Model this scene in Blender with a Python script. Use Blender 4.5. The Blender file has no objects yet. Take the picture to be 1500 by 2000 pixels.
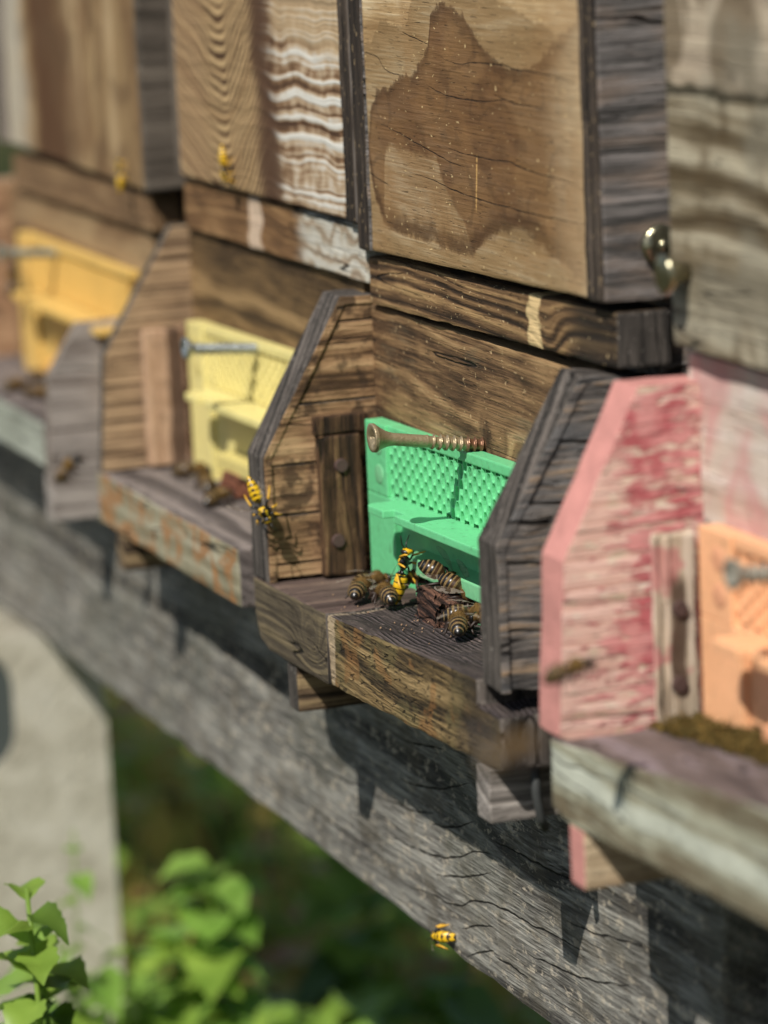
import bpy, bmesh, math, random
from mathutils import Vector, Matrix, Euler, noise
random.seed(7)
scene = bpy.context.scene
col = scene.collection
MM = 0.001

# ---------------------------------------------------------------- camera, sky, sun, exposure
cam_d = bpy.data.cameras.new('camera')
cam = bpy.data.objects.new('camera', cam_d); col.objects.link(cam)
fwd = Vector((-0.92380428, 0.3314751, -0.19159831))
right = Vector((0.3455028, 0.93737851, -0.0441514))
down = Vector((0.16496505, -0.10698501, -0.98047985))
rot = Matrix((right, -down, -fwd)).transposed()
cam.matrix_world = Matrix.Translation((0.8767513, -0.30886854, 0.16151969)) @ rot.to_4x4()
cam_d.sensor_fit = 'HORIZONTAL'; cam_d.sensor_width = 24.0; cam_d.lens = 112.0
cam_d.clip_start = 0.02; cam_d.clip_end = 500
cam_d.dof.use_dof = True; cam_d.dof.focus_distance = 0.858; cam_d.dof.aperture_fstop = 9.5
scene.camera = cam

SUN = Vector((0.58, -0.66, 1.0)).normalized()          # towards the sun
elev = math.asin(SUN.z); azim = math.atan2(SUN.x, SUN.y)
world = bpy.data.worlds.new('World'); scene.world = world; world.use_nodes = True
wn = world.node_tree; bg = wn.nodes['Background']
sky = wn.nodes.new('ShaderNodeTexSky'); sky.sky_type = 'NISHITA'; sky.sun_disc = False
sky.sun_elevation = elev; sky.sun_rotation = azim
wn.links.new(sky.outputs[0], bg.inputs[0]); bg.inputs[1].default_value = 0.075
sd = bpy.data.lights.new('sun', 'SUN'); sd.energy = 4.9; sd.angle = math.radians(0.53); sd.color = (1.0, 0.95, 0.88)
sun = bpy.data.objects.new('sun', sd); col.objects.link(sun)
sun.rotation_euler = SUN.to_track_quat('Z', 'Y').to_euler()
vs = scene.view_settings
vs.view_transform = 'Standard'; vs.look = 'None'; vs.gamma = 1; vs.exposure = 0.14

# ---------------------------------------------------------------- shader helpers
def S(h, k=1.0):
    h = h.lstrip('#'); o = []
    for i in (0, 2, 4):
        c = int(h[i:i+2], 16) / 255
        o.append(min(1, k * (c / 12.92 if c <= .04045 else ((c + .055) / 1.055) ** 2.4)))
    return (*o, 1)

class Mt:
    def __init__(s, name, rough=.8, seed=0, spec=.3):
        s.mat = bpy.data.materials.new(name); s.mat.use_nodes = True
        s.nt = s.mat.node_tree; s.b = s.nt.nodes['Principled BSDF']
        s.b.inputs['Roughness'].default_value = rough
        s.b.inputs['Specular IOR Level'].default_value = spec
        tc = s.nt.nodes.new('ShaderNodeTexCoord')
        v = s.nt.nodes.new('ShaderNodeVectorMath'); v.operation = 'SCALE'; v.inputs['Scale'].default_value = 1000
        s.nt.links.new(tc.outputs['Object'], v.inputs[0])
        s.p = v.outputs[0]
        sp = s.nt.nodes.new('ShaderNodeSeparateXYZ'); s.nt.links.new(s.p, sp.inputs[0])
        s.x, s.y, s.z = sp.outputs
        s.seed = seed; s.h = None
    def put(s, sock, v):
        if isinstance(v, (int, float)): sock.default_value = v
        elif isinstance(v, tuple): sock.default_value = v
        else: s.nt.links.new(v, sock)
    def m(s, op, a, b=None, c=None, clamp=False):
        n = s.nt.nodes.new('ShaderNodeMath'); n.operation = op; n.use_clamp = clamp
        s.put(n.inputs[0], a)
        if b is not None: s.put(n.inputs[1], b)
        if c is not None: s.put(n.inputs[2], c)
        return n.outputs[0]
    def vec(s, a, b, c):
        n = s.nt.nodes.new('ShaderNodeCombineXYZ')
        for i, q in enumerate((a, b, c)): s.put(n.inputs[i], q)
        return n.outputs[0]
    def noise(s, a, b, c, det=2, dist=0.0, rough=.5):
        s.seed += 13.7
        n = s.nt.nodes.new('ShaderNodeTexNoise'); n.inputs['Scale'].default_value = 1
        n.inputs['Detail'].default_value = det; n.inputs['Roughness'].default_value = rough
        n.inputs['Distortion'].default_value = dist
        if isinstance(c, (int, float)): cc = s.m('ADD', 0.0, c + s.seed)
        else: cc = s.m('ADD', c, s.seed)
        s.nt.links.new(s.vec(a, b, cc), n.inputs['Vector'])
        return n.outputs['Fac']
    def iso(s, f, det=2, dist=0.0, rough=.5):
        return s.noise(s.mul(s.x, f), s.mul(s.y, f), s.mul(s.z, f), det, dist, rough)
    def n1(s, w, det=2, rough=.5):
        n = s.nt.nodes.new('ShaderNodeTexNoise'); n.noise_dimensions = '1D'; n.inputs['Scale'].default_value = 1
        n.inputs['Detail'].default_value = det; n.inputs['Roughness'].default_value = rough
        s.seed += 5.3
        s.put(n.inputs['W'], s.m('ADD', w, s.seed)); return n.outputs['Fac']
    def mul(s, a, b): return s.m('MULTIPLY', a, b)
    def add(s, a, b): return s.m('ADD', a, b)
    def sub(s, a, b): return s.m('SUBTRACT', a, b)
    def step(s, v, lo, hi):
        n = s.nt.nodes.new('ShaderNodeMapRange'); n.interpolation_type = 'SMOOTHSTEP'
        s.put(n.inputs[0], v); s.put(n.inputs[1], lo); s.put(n.inputs[2], hi)
        return n.outputs[0]
    def ramp(s, f, pts, interp='LINEAR'):
        n = s.nt.nodes.new('ShaderNodeValToRGB'); cr = n.color_ramp; cr.interpolation = interp
        while len(cr.elements) < len(pts): cr.elements.new(.5)
        for e, (p, c) in zip(cr.elements, pts): e.position = p; e.color = c
        s.put(n.inputs[0], f); return n.outputs[0]
    def mix(s, f, a, b, mode='MIX'):
        n = s.nt.nodes.new('ShaderNodeMix'); n.data_type = 'RGBA'; n.blend_type = mode
        s.put(n.inputs[0], f); s.put(n.inputs[6], a); s.put(n.inputs[7], b)
        return n.outputs[2]
    def curve(s, v, pts, x0, x1, y0, y1, hand='AUTO_CLAMPED'):
        n = s.nt.nodes.new('ShaderNodeFloatCurve')
        t = s.m('DIVIDE', s.sub(v, x0), x1 - x0, clamp=True)
        s.put(n.inputs['Value'], t)
        c = n.mapping.curves[0]
        q = [((a - x0) / (x1 - x0), (b - y0) / (y1 - y0)) for a, b in pts]
        c.points[0].location = q[0]; c.points[1].location = q[-1]
        for a in q[1:-1]: c.points.new(*a)
        for p_ in c.points: p_.handle_type = hand
        n.mapping.update()
        return s.add(s.mul(n.outputs[0], y1 - y0), y0)
    def bump(s, h, dist, strength=1.0):
        n = s.nt.nodes.new('ShaderNodeBump'); n.inputs['Distance'].default_value = dist
        n.inputs['Strength'].default_value = strength
        s.put(n.inputs['Height'], h)
        s.nt.links.new(n.outputs[0], s.b.inputs['Normal'])
    def color(s, c): s.put(s.b.inputs['Base Color'], c)

def wood(name, cols, grain='X', seed=0, ringf=.22, warp=10, wl=(.008, .03), fib=.5, contrast=1.0, crack=.5,
         grey=None, fleck=None, rough=.82, bump=1.0, hook=None, dirt=None, knot=None, spec=.25):
    """weathered timber: cols run dark to light; grain is the axis the fibres follow"""
    s = Mt(name, rough, seed * 31.0, spec)
    al, ac, dp = {'X': (s.x, s.z, s.y), 'Y': (s.y, s.z, s.x), 'Z': (s.z, s.x, s.y)}[grain]
    s.al, s.ac, s.dp = al, ac, dp
    w1 = s.noise(s.mul(al, wl[0]), s.mul(ac, wl[1]), s.mul(dp, wl[1]), 2)
    v = s.add(s.add(ac, s.mul(dp, .55)), s.mul(s.sub(w1, .5), warp * 2))
    if knot:
        for (ka, kc, kr, kh) in knot:
            d2 = s.add(s.m('POWER', s.m('DIVIDE', s.sub(al, ka), kr * 1.5), 2), s.m('POWER', s.m('DIVIDE', s.sub(ac, kc), kr), 2))
            v = s.add(v, s.mul(s.m('EXPONENT', s.mul(d2, -1)), kh))
    ring = s.n1(s.mul(v, ringf), 3, .6)
    fbr = s.noise(s.mul(al, .05), s.mul(ac, 1.5), s.mul(dp, 1.5), 3, 0, .65)
    pt = s.noise(s.mul(al, .03), s.mul(ac, .06), s.mul(dp, .06), 4, .5, .6)
    t = s.add(s.add(s.mul(s.sub(ring, .5), 1.5 * contrast), s.mul(s.sub(fbr, .5), fib * 1.6)), s.mul(s.sub(pt, .5), .9))
    t = s.add(t, .5)
    n = len(cols)
    c = s.ramp(t, [(.15 + .7 * i / (n - 1), S(q) if isinstance(q, str) else q) for i, q in enumerate(cols)])
    s.t, s.ring, s.fbr, s.pt = t, ring, fbr, pt
    h = s.add(s.mul(ring, .9), s.mul(fbr, .8))
    if grey:
        g = s.noise(s.mul(al, .02), s.mul(ac, .09), s.mul(dp, .09), 4, .4, .6)
        gf = s.mul(s.step(g, .62 - grey[1] * .4, .80 - grey[1] * .4), grey[2] if len(grey) > 2 else .85)
        gc = s.mix(fbr, S(grey[0], .55), S(grey[0], 1.35))
        c = s.mix(gf, c, gc)
    if dirt:
        g = s.iso(.12, 5, .3, .65)
        c = s.mix(s.mul(s.step(g, .6 - dirt[1] * .3, .72 - dirt[1] * .3), .8), c, S(dirt[0]))
    s.c, s.height = c, h
    if hook: hook(s)
    c, h = s.c, s.height
    if crack > .1:
        cn = s.noise(s.mul(al, .007), s.mul(ac, .13), s.mul(dp, .13), 1, .1)
        cn = s.add(cn, s.mul(s.noise(s.mul(al, .15), s.mul(ac, .3), s.mul(dp, .3), 1), .012))
        ck = s.sub(1.0, s.step(s.m('ABSOLUTE', s.sub(cn, .51)), .001, .0075))
        msk = s.noise(s.mul(al, .022), s.mul(ac, .12), s.mul(dp, .12), 1)
        ck = s.mul(ck, s.step(msk, .60 - crack * .25, .66 - crack * .25))
        c = s.mix(s.mul(ck, .85), c, S('#17110c'))
        h = s.sub(h, s.mul(ck, 2.5))
    if crack:
        # short hair checks
        c2 = s.noise(s.mul(al, .16), s.mul(ac, 2.2), s.mul(dp, 2.2), 1)
        k2 = s.step(c2, .66, .74)
        c = s.mix(s.mul(k2, .45), c, S('#2b2118'))
        h = s.sub(h, s.mul(k2, .6))
    if fleck:
        f = s.noise(s.mul(al, .5), s.mul(ac, .9), s.mul(dp, .9), 3)
        ff = s.step(f, .70 - fleck[1] * .12, .73 - fleck[1] * .12)
        c = s.mix(s.mul(ff, .75), c, S(fleck[0]))
    gr = s.iso(1.6, 3, 0, .7)
    c = s.mix(.35, c, s.mix(gr, (.35, .35, .35, 1), (.65, .65, .65, 1)), 'OVERLAY')
    s.color(c)
    s.bump(s.add(h, s.mul(gr, .35)), 0.00045 * bump)
    return s.mat

def plain(name, c, rough=.6, metal=0, spec=.4, var=.12, f=.3, bump=0.0):
    s = Mt(name, rough, len(name) * 3.1, spec)
    n = s.iso(f, 4, 0, .6)
    s.color(s.mix(n, tuple(max(0, q * (1 - var * 2)) for q in S(c)[:3]) + (1,), tuple(min(1, q * (1 + var * 2)) for q in S(c)[:3]) + (1,)))
    s.b.inputs['Metallic'].default_value = metal
    if bump: s.bump(s.iso(f * 6, 3), bump)
    return s.mat

# ---------------------------------------------------------------- mesh helpers (all sizes in mm)
def thing(name, label, cat, loc=(0, 0, 0), rot=(0, 0, 0), group=None):
    o = bpy.data.objects.new(name, None); col.objects.link(o)
    o.empty_display_size = .01
    o.location = Vector(loc) * MM; o.rotation_euler = rot
    o['label'] = label; o['category'] = cat
    if group: o['group'] = group
    return o

def obj(name, bm, mats, parent=None, base=(0, 0, 0), smooth=False):
    """one linked mesh from a bmesh in mm; vertices given in the thing's own frame"""
    me = bpy.data.meshes.new(name)
    bmesh.ops.scale(bm, vec=(MM, MM, MM), verts=bm.verts)
    bm.to_mesh(me); bm.free()
    if not isinstance(mats, (list, tuple)): mats = [mats]
    for m_ in mats: me.materials.append(m_)
    if smooth:
        for p in me.polygons: p.use_smooth = True
    o = bpy.data.objects.new(name, me); col.objects.link(o)
    if parent: o.parent = parent
    o.location = Vector(base) * MM
    return o

def slice_up(bm, cell):
    for ax in range(3):
        lo = min(v.co[ax] for v in bm.verts); hi = max(v.co[ax] for v in bm.verts)
        n = int((hi - lo) / cell)
        for i in range(1, n + 1):
            c = lo + (hi - lo) * i / (n + 1)
            pc = Vector((0, 0, 0)); pc[ax] = c; pn = Vector((0, 0, 0)); pn[ax] = 1
            bmesh.ops.bisect_plane(bm, geom=bm.verts[:] + bm.edges[:] + bm.faces[:], plane_co=pc, plane_no=pn)

def roughen(bm, amp=.25, f=.12, seed=0, axis=None):
    for v in bm.verts:
        p = v.co
        d = noise.noise_vector(Vector((p.x * f + seed, p.y * f, p.z * f))) + .45 * noise.noise_vector(Vector((p.x * f * 4 + seed, p.y * f * 4, p.z * f * 4)))
        v.co = p + d * amp

def poly_prism(pts, axis, a, b, bevel=.6, seg=2):
    """extrude a polygon along axis; pts are the two other coordinates in order"""
    bm = bmesh.new()
    def mk(p, t):
        return {'X': (t, p[0], p[1]), 'Y': (p[0], t, p[1]), 'Z': (p[0], p[1], t)}[axis]
    A = [bm.verts.new(mk(p, a)) for p in pts]; B = [bm.verts.new(mk(p, b)) for p in pts]
    bm.faces.new(A); bm.faces.new(B[::-1])
    n = len(pts)
    for i in range(n): bm.faces.new((A[i], B[i], B[(i + 1) % n], A[(i + 1) % n]))
    bmesh.ops.recalc_face_normals(bm, faces=bm.faces)
    if bevel: bmesh.ops.bevel(bm, geom=bm.edges[:], offset=bevel, segments=seg, affect='EDGES', profile=.6)
    return bm

def box(x0, x1, y0, y1, z0, z1, bevel=.6, seg=2):
    return poly_prism([(y0, z0), (y1, z0), (y1, z1), (y0, z1)], 'X', x0, x1, bevel, seg)

def join(*bms):
    out = bms[0]
    for b in bms[1:]:
        me = bpy.data.meshes.new('tmp'); b.to_mesh(me); b.free(); out.from_mesh(me); bpy.data.meshes.remove(me)
    return out

def tilt(bm, k, x0=0):
    for v in bm.verts: v.co.z += k * (v.co.x - x0)
    return bm

def by_normal(bm, rule):
    bm.normal_update()
    for f in bm.faces: f.material_index = rule(f.normal, f.calc_center_median())
    return bm

def timber(name, bm, mats, parent, cell=5, amp=.25, seed=0, k=0, rule=None, f=.12):
    slice_up(bm, cell)
    if rule: by_normal(bm, rule)
    roughen(bm, amp, f, seed)
    if k: tilt(bm, k)
    return obj(name, bm, mats, parent, (0, 0, 50) if parent else (0, 0, 0))

def clip_poly(pts, z0, z1):
    def cut(ps, c, keep_above):
        out = []
        for i in range(len(ps)):
            a, b = ps[i], ps[(i + 1) % len(ps)]
            ia = a[1] >= c if keep_above else a[1] <= c; ib = b[1] >= c if keep_above else b[1] <= c
            if ia: out.append(a)
            if ia != ib:
                t = (c - a[1]) / (b[1] - a[1]); out.append((a[0] + t * (b[0] - a[0]), c))
        return out
    return cut(cut(pts, z0, True), z1, False)

def tube(pts, radii, n=8, cap=True):
    bm = bmesh.new(); rings = []
    P = [Vector(p) for p in pts]
    for i, p in enumerate(P):
        d = (P[min(i + 1, len(P) - 1)] - P[max(i - 1, 0)]).normalized()
        u = d.orthogonal().normalized() if i == 0 else (u - d * u.dot(d)).normalized()
        w = d.cross(u)
        r = radii[i] if isinstance(radii, (list, tuple)) else radii
        rings.append([bm.verts.new(p + (u * math.cos(2 * math.pi * j / n) + w * math.sin(2 * math.pi * j / n)) * r) for j in range(n)])
    for a, b in zip(rings, rings[1:]):
        for j in range(n): bm.faces.new((a[j], a[(j + 1) % n], b[(j + 1) % n], b[j]))
    if cap: bm.faces.new(rings[0][::-1]); bm.faces.new(rings[-1])
    return bm

# ---------------------------------------------------------------- timber, paint and plastic
def splits(s, u, v, lines, w, wob, sd_=0.0):
    """long drying cracks, each a curve v(u) in mm that tapers out at both ends"""
    wb = s.mul(s.sub(s.noise(s.mul(u, .12), 3.0 + sd_, 1.0, 3), .5), wob)
    wv = s.mul(s.noise(s.mul(u, .25), 7.0 + sd_, 1.0, 2), w * 2)
    out = None
    for l in lines:
        u0, u1 = l[0][0] - .5, l[-1][0] + .5; vs_ = [p[1] for p in l]
        c = s.curve(u, [(u0, l[0][1])] + l[1:-1] + [(u1, l[-1][1])], u0, u1, min(vs_) - 1, max(vs_) + 1)
        d = s.m('ABSOLUTE', s.sub(s.add(v, wb), c))
        t = s.m('DIVIDE', s.sub(u, u0), u1 - u0)
        env = s.m('SQRT', s.m('MAXIMUM', s.mul(s.mul(t, s.sub(1.0, t)), 4), 0.0))
        k = s.step(s.sub(s.mul(wv, env), d), 0.0, w * .5)
        out = k if out is None else s.m('MAXIMUM', out, k)
    return out
FRONT_SPLITS = [
    [(80.8, 104.5), (86.3, 103.4), (91.9, 103.1), (103.0, 103.8), (115.5, 104.0), (127.7, 103.5), (139.5, 103.4), (163.7, 102.2)],
    [(55.8, 108.9), (65.6, 107.6), (73.3, 106.5)],
    [(70.3, 97.1), (77.8, 95.8), (85.4, 95.2), (100.2, 95.0), (121.8, 96.3)],
    [(34.4, 85.8), (48.7, 84.2), (64.6, 82.1), (79.9, 80.1), (91.1, 79.2), (98.5, 79.2)],
    [(80.2, 83.2), (91.5, 82.3), (106.1, 82.0), (120.3, 82.1), (134.0, 81.1), (149.0, 80.7), (163.4, 79.6)],
    [(26.3, 72.8), (34.6, 71.4), (42.8, 70.1)],
    [(55.7, 75.1), (71.5, 74.2), (86.7, 73.0), (101.5, 72.2), (119.3, 71.7), (136.5, 71.6), (151.5, 71.6), (164.3, 71.8)],
    [(24.9, 102.6), (36.5, 102.1), (42.4, 99.1), (54.5, 98.0)],
    [(114.8, 96.9), (128.6, 95.7), (145.4, 95.8)]]
BEAM_SPLITS = [
    [(31.5, -84.3), (45.4, -82.8), (60.2, -80.3), (68.1, -77.8), (77.0, -74.6)],
    [(35.1, -72.9), (51.2, -71.1), (62.4, -69.4)],
    [(51.2, -91.7), (64.7, -89.2), (80.3, -83.6)],
    [(17.6, -102.9), (36.6, -100.9), (54.9, -99.3), (70.6, -95.3), (81.7, -91.1), (92.2, -89.2)],
    [(54.3, -104.5), (70.1, -100.7), (89.7, -94.4)],
    [(32.9, -112.9), (51.5, -110.2), (62.6, -109.9), (78.2, -104.8), (95.2, -101.9), (115.3, -101.1), (130.8, -100.1), (151.4, -98.4)],
    [(92.6, -85.7), (112.8, -84.8), (132.1, -83.9), (150.8, -81.4), (166.9, -80.3)],
    [(135.1, -94.3), (149.9, -93.0), (164.4, -90.6), (185.2, -88.6)],
    [(72.3, -121.1), (81.2, -117.2), (88.8, -114.6)],
    [(68.6, -115.0), (79.7, -110.8), (89.4, -108.3)],
    [(89.7, -116.1), (100.1, -115.3), (110.1, -115.4)],
    [(110.6, -109.2), (130.2, -107.8), (149.1, -104.8), (167.3, -100.2)],
    [(21.1, -92.7), (37.7, -91.0), (53.8, -88.2)],
    [(-78.2, -95.5), (-44.9, -95.0), (-13.4, -94.4), (14.1, -91.6)],
    [(-80.2, -109.2), (-38.6, -108.3), (-0.3, -109.3), (28.4, -111.3)]]

def front_green(s):
    wob = s.add(s.mul(s.sub(s.iso(.22, 3, .6), .5), 5.0), s.mul(s.sub(s.iso(1.2, 2), .5), 1.6))
    zz = s.add(s.z, wob)
    top = s.curve(s.x, [(24, 76), (27.2, 80), (31, 89), (35.4, 93.7), (44, 95), (62.9, 100.2), (70, 104), (73.2, 107), (75, 114), (82, 117), (87.8, 116.5), (96.9, 114.5),
                        (101, 112), (108, 107.6), (115.8, 104.8), (122, 103.6), (133, 104), (140, 106), (150, 110), (163.3, 116)], 24, 164, 50, 120, 'VECTOR')
    bot = s.curve(s.x, [(24, 80), (27.2, 78), (31.7, 66), (38, 60), (50, 59), (71.6, 59), (88, 57.5), (96.5, 59), (104, 62), (111.3, 64.5), (120, 66), (126, 68), (140, 65), (164, 58)], 24, 164, 50, 120, 'VECTOR')
    sub = s.curve(s.x, [(24, 100), (26.4, 104.8), (34, 106), (40.7, 111.5), (47, 111), (53.9, 110.2), (58, 111), (61.2, 114), (63.8, 119), (80, 126), (164, 110)], 24, 164, 90, 130, 'VECTOR')
    ins = s.mul(s.step(s.sub(top, zz), -.8, 1.4), s.step(s.sub(zz, bot), -2.0, 1.6))
    fade = s.sub(1.0, s.mul(s.step(s.x, 138, 166), .4))
    ins2 = s.mul(s.step(s.sub(sub, zz), -.3, .3), .6)
    edge = s.mul(s.mul(s.step(s.sub(top, zz), -.2, .3), s.sub(1.0, s.step(s.sub(top, zz), .4, 5.0))), .6)
    edge2 = s.mul(s.mul(s.step(s.sub(zz, bot), -.8, .8), s.sub(1.0, s.step(s.sub(zz, bot), 2.0, 6.5))), .75)
    inner = s.curve(s.x, [(24, 50), (34, 52), (40, 79), (44.7, 81), (58, 80.5), (74.7, 80.1), (78, 76), (84, 71), (92, 66), (104, 56), (164, 50)], 24, 164, 40, 90)
    lite = s.mul(s.step(s.sub(inner, zz), -.6, 1.6), .42)
    dark = s.mul(s.mul(ins, s.sub(1.0, lite)), fade)
    c = s.mix(s.mul(ins2, s.sub(1.0, ins)), s.c, S('#7c6443'))
    vein = s.step(s.noise(s.mul(s.al, .04), s.mul(s.ac, .2), s.mul(s.dp, .2), 3, 1.2), .50, .53)
    dk = s.mix(s.fbr, S('#4a301b'), S('#7d5935'))
    dk = s.mix(s.mul(vein, .45), dk, S('#5a3d27'))
    low = s.step(s.noise(s.mul(s.x, .022), s.mul(s.z, .03), 2.0, 2, .8), .5, .56)
    dk = s.mix(s.mul(low, .18), dk, S('#9a7a50'))
    ct = s.noise(s.mul(s.x, .028), s.mul(zz, .045), 5.0, 2, .5)          # older tide marks inside the stain
    tide = s.sub(1.0, s.step(s.m('ABSOLUTE', s.sub(s.m('FRACT', s.mul(ct, 7.0)), .5)), .02, .16))
    dk = s.mix(s.mul(tide, .45), dk, S('#3f2715'))
    c = s.mix(s.mul(dark, .9), c, dk)
    c = s.mix(s.mul(s.m('MAXIMUM', edge, s.mul(edge2, ins)), fade), c, S('#46301d'))
    band = s.mul(s.step(s.x, 100, 124), s.sub(1.0, s.step(s.m('ABSOLUTE', s.sub(zz, 66)), 1, 3.5)))
    c = s.mix(s.mul(band, .45), c, S('#6a5335'))
    sc = s.mul(s.sub(1.0, s.step(s.m('ABSOLUTE', s.sub(s.x, s.add(91.5, s.mul(s.z, .125)))), .18, .45)),
               s.mul(s.step(s.z, 68.5, 70.5), s.sub(1.0, s.step(s.z, 81, 83))))
    c = s.mix(s.mul(sc, s.step(s.fbr, .3, .5)), c, S('#c9a064'))
    c = s.mix(s.mul(s.step(s.x, 140, 166), .4), c, S('#cdb691'))
    rd = s.step(s.iso(.03, 4, .5), .5, .62)
    c = s.mix(s.mul(rd, .3), c, S('#8e6a42'))
    k = splits(s, s.x, s.z, FRONT_SPLITS, .17, 1.2)
    s.c = s.mix(s.mul(k, .9), c, S('#1a120b')); s.height = s.sub(s.height, s.mul(k, 2))

def front_yellow(s):
    dx = s.sub(s.x, 60)
    wob = s.mul(s.sub(s.iso(.04, 2), .5), 9)
    kk = s.add(.16, s.mul(s.step(dx, -1, 1), .5))
    ar = s.sub(s.m('SQRT', s.add(s.mul(s.mul(dx, dx), kk), 16.0)), 4.0)
    v = s.add(s.sub(s.z, ar), wob)
    lines = s.n1(s.mul(v, .5), 2, .6)
    fine = s.m('SINE', s.mul(v, 1.95))
    near = s.sub(1.0, s.step(s.m('ABSOLUTE', s.sub(s.x, 66)), 14, 34))
    t = s.add(s.add(s.mul(s.sub(lines, .5), 1.6), s.mul(fine, s.add(.1, s.mul(near, .28)))), .5)
    c = s.ramp(t, [(.2, S('#463120')), (.48, S('#876b49')), (.76, S('#bb9f74'))])
    c = s.mix(s.mul(s.sub(1.0, near), .25), c, S('#9c8064'))
    v2 = s.add(s.add(s.z, s.mul(s.x, .0)), s.mul(s.sub(s.noise(s.mul(s.x, .05), s.mul(s.z, .05), 3.0, 1, 0), .5), 6))
    st = s.add(s.mul(s.m('SINE', s.mul(v2, 1.15)), .4), s.mul(s.sub(s.n1(s.mul(v2, .36), 2, .6), .5), 4.2))
    st = s.add(st, s.mul(s.sub(s.iso(.22, 3), .5), 1.6))
    right = s.step(s.x, 95, 140)
    c2 = s.ramp(s.add(s.mul(st, .52), s.add(.36, s.mul(right, .2))), [(.08, S('#4a3424')), (.3, S('#7c5f44')), (.52, S('#b59f82')), (.8, S('#cfccc2'))])
    bx = s.add(s.x, s.mul(s.sub(s.iso(.05, 3), .5), 16))
    bx = s.add(bx, s.mul(s.sub(s.z, 85), .1))
    c = s.mix(s.step(bx, 94, 104), c, c2)
    bandf = s.mul(s.step(bx, 84, 95), s.sub(1.0, s.step(bx, 98, 112)))
    c = s.mix(s.mul(bandf, .92), c, S('#4a3324'))
    upper = s.mul(s.step(s.add(s.z, s.mul(s.x, .1)), 112, 118), s.step(s.x, 100, 110))
    c = s.mix(s.mul(upper, .7), c, S('#b39b78'))
    s.c = c; s.height = s.add(s.mul(st, .4), s.fbr)

def front_orange(s):
    bx = s.add(s.x, s.mul(s.sub(s.iso(.035, 3), .5), 36))
    b = s.mul(s.step(bx, 58, 74), s.sub(1.0, s.step(bx, 92, 130)))
    bl = s.step(s.noise(s.mul(s.x, .05), s.mul(s.z, .02), 2.0, 3, .6), .46, .62)
    c = s.mix(s.mul(bl, .7), s.c, S('#6b4f34'))
    c = s.mix(s.mul(b, .9), c, S('#4f3420'))
    bl2 = s.step(s.iso(.045, 3, .5), .52, .62)
    c = s.mix(s.mul(bl2, .5), c, S('#5c4630'))
    s.c = s.mix(s.mul(s.sub(1.0, s.step(bx, 45, 62)), .6), c, S('#b9b5a6'))

def front_pink(s):
    zz = s.add(s.z, s.mul(s.sub(s.iso(.1, 3), .5), 6))
    c = s.mix(s.mul(s.step(zz, 103, 107), .6), s.c, S('#c4b39c'))
    dk = s.step(s.noise(s.mul(s.x, .06), s.mul(s.z, .035), 2.0, 3, .6), .5, .6)
    c = s.mix(s.mul(dk, .7), c, S('#57472f'))
    gr_ = s.step(s.iso(.03, 2), .52, .62)
    c = s.mix(s.mul(gr_, .4), c, S('#8b8878'))
    seam = s.sub(1.0, s.step(s.m('ABSOLUTE', s.sub(zz, 104)), .5, 1.4))
    s.c = s.mix(s.mul(seam, .85), c, S('#2e2a1c'))

def peel(s):
    """red paint flaked off in bands along the fibres, pale wood under it"""
    n = s.noise(s.mul(s.y, .17), s.mul(s.z, .60), s.mul(s.x, .3), 4, .3, .62)
    big = s.noise(s.mul(s.y, .05), s.mul(s.z, .035), 1.0, 2)
    edge = s.step(s.add(s.y, s.mul(s.z, .0)), -31, -10)
    p = s.step(s.add(s.add(n, s.mul(s.sub(big, .5), .45)), s.mul(s.sub(edge, .5), .22)), .50, .60)
    red = s.mix(s.step(s.iso(.15, 3), .4, .6), S('#ad5d60'), S('#c68a86'))
    thin = s.mix(.6, s.c, S('#d8a49c'))
    s.c = s.mix(p, s.mix(s.step(n, .30, .45), s.c, thin), red)
    s.height = s.add(s.mul(s.height, .8), s.mul(p, .5))

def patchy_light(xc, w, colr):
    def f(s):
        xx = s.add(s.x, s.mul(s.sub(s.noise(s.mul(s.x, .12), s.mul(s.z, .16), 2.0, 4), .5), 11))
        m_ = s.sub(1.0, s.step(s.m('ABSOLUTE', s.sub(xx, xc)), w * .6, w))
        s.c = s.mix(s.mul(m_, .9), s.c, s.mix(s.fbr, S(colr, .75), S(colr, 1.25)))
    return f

def stripes_right(s):
    patchy_light(76, 7, '#cbb49c')(s)
    xx = s.add(s.x, s.mul(s.sub(s.iso(.1, 3), .5), 12))
    st = s.m('SINE', s.mul(s.add(s.z, s.mul(s.iso(.08, 2), 14)), 1.1))
    c2 = s.ramp(s.add(s.mul(st, .4), .5), [(.0, S('#8a745c')), (.4, S('#b3aa98')), (1, S('#c4c1b5'))])
    s.c = s.mix(s.step(xx, 108, 122), s.c, c2)

def ridged(s):
    """late wood standing proud in close ridges on the weathered landing board"""
    wv = s.noise(s.mul(s.x, .02), s.mul(s.y, .03), 4.0, 2)
    fd = s.step(s.noise(s.mul(s.x, .03), s.mul(s.y, .12), 9.0, 3), .38, .6)
    r = s.m('SINE', s.mul(s.add(s.add(s.y, s.mul(s.x, .06)), s.mul(wv, 7)), 4.6))
    s.c = s.mix(s.mul(s.mul(s.step(r, .0, .9), .45), fd), s.c, S('#75696a'))
    s.height = s.add(s.height, s.mul(s.mul(r, fd), .6))
    pe = s.sub(1.0, s.step(s.add(s.x, s.mul(s.sub(s.iso(.4, 2), .5), 2)), 59.6, 61.4))  # lit edge strip along the board joint, put into the colour
    s.c = s.mix(s.mul(pe, .8), s.c, S('#9a8a74'))

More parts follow.
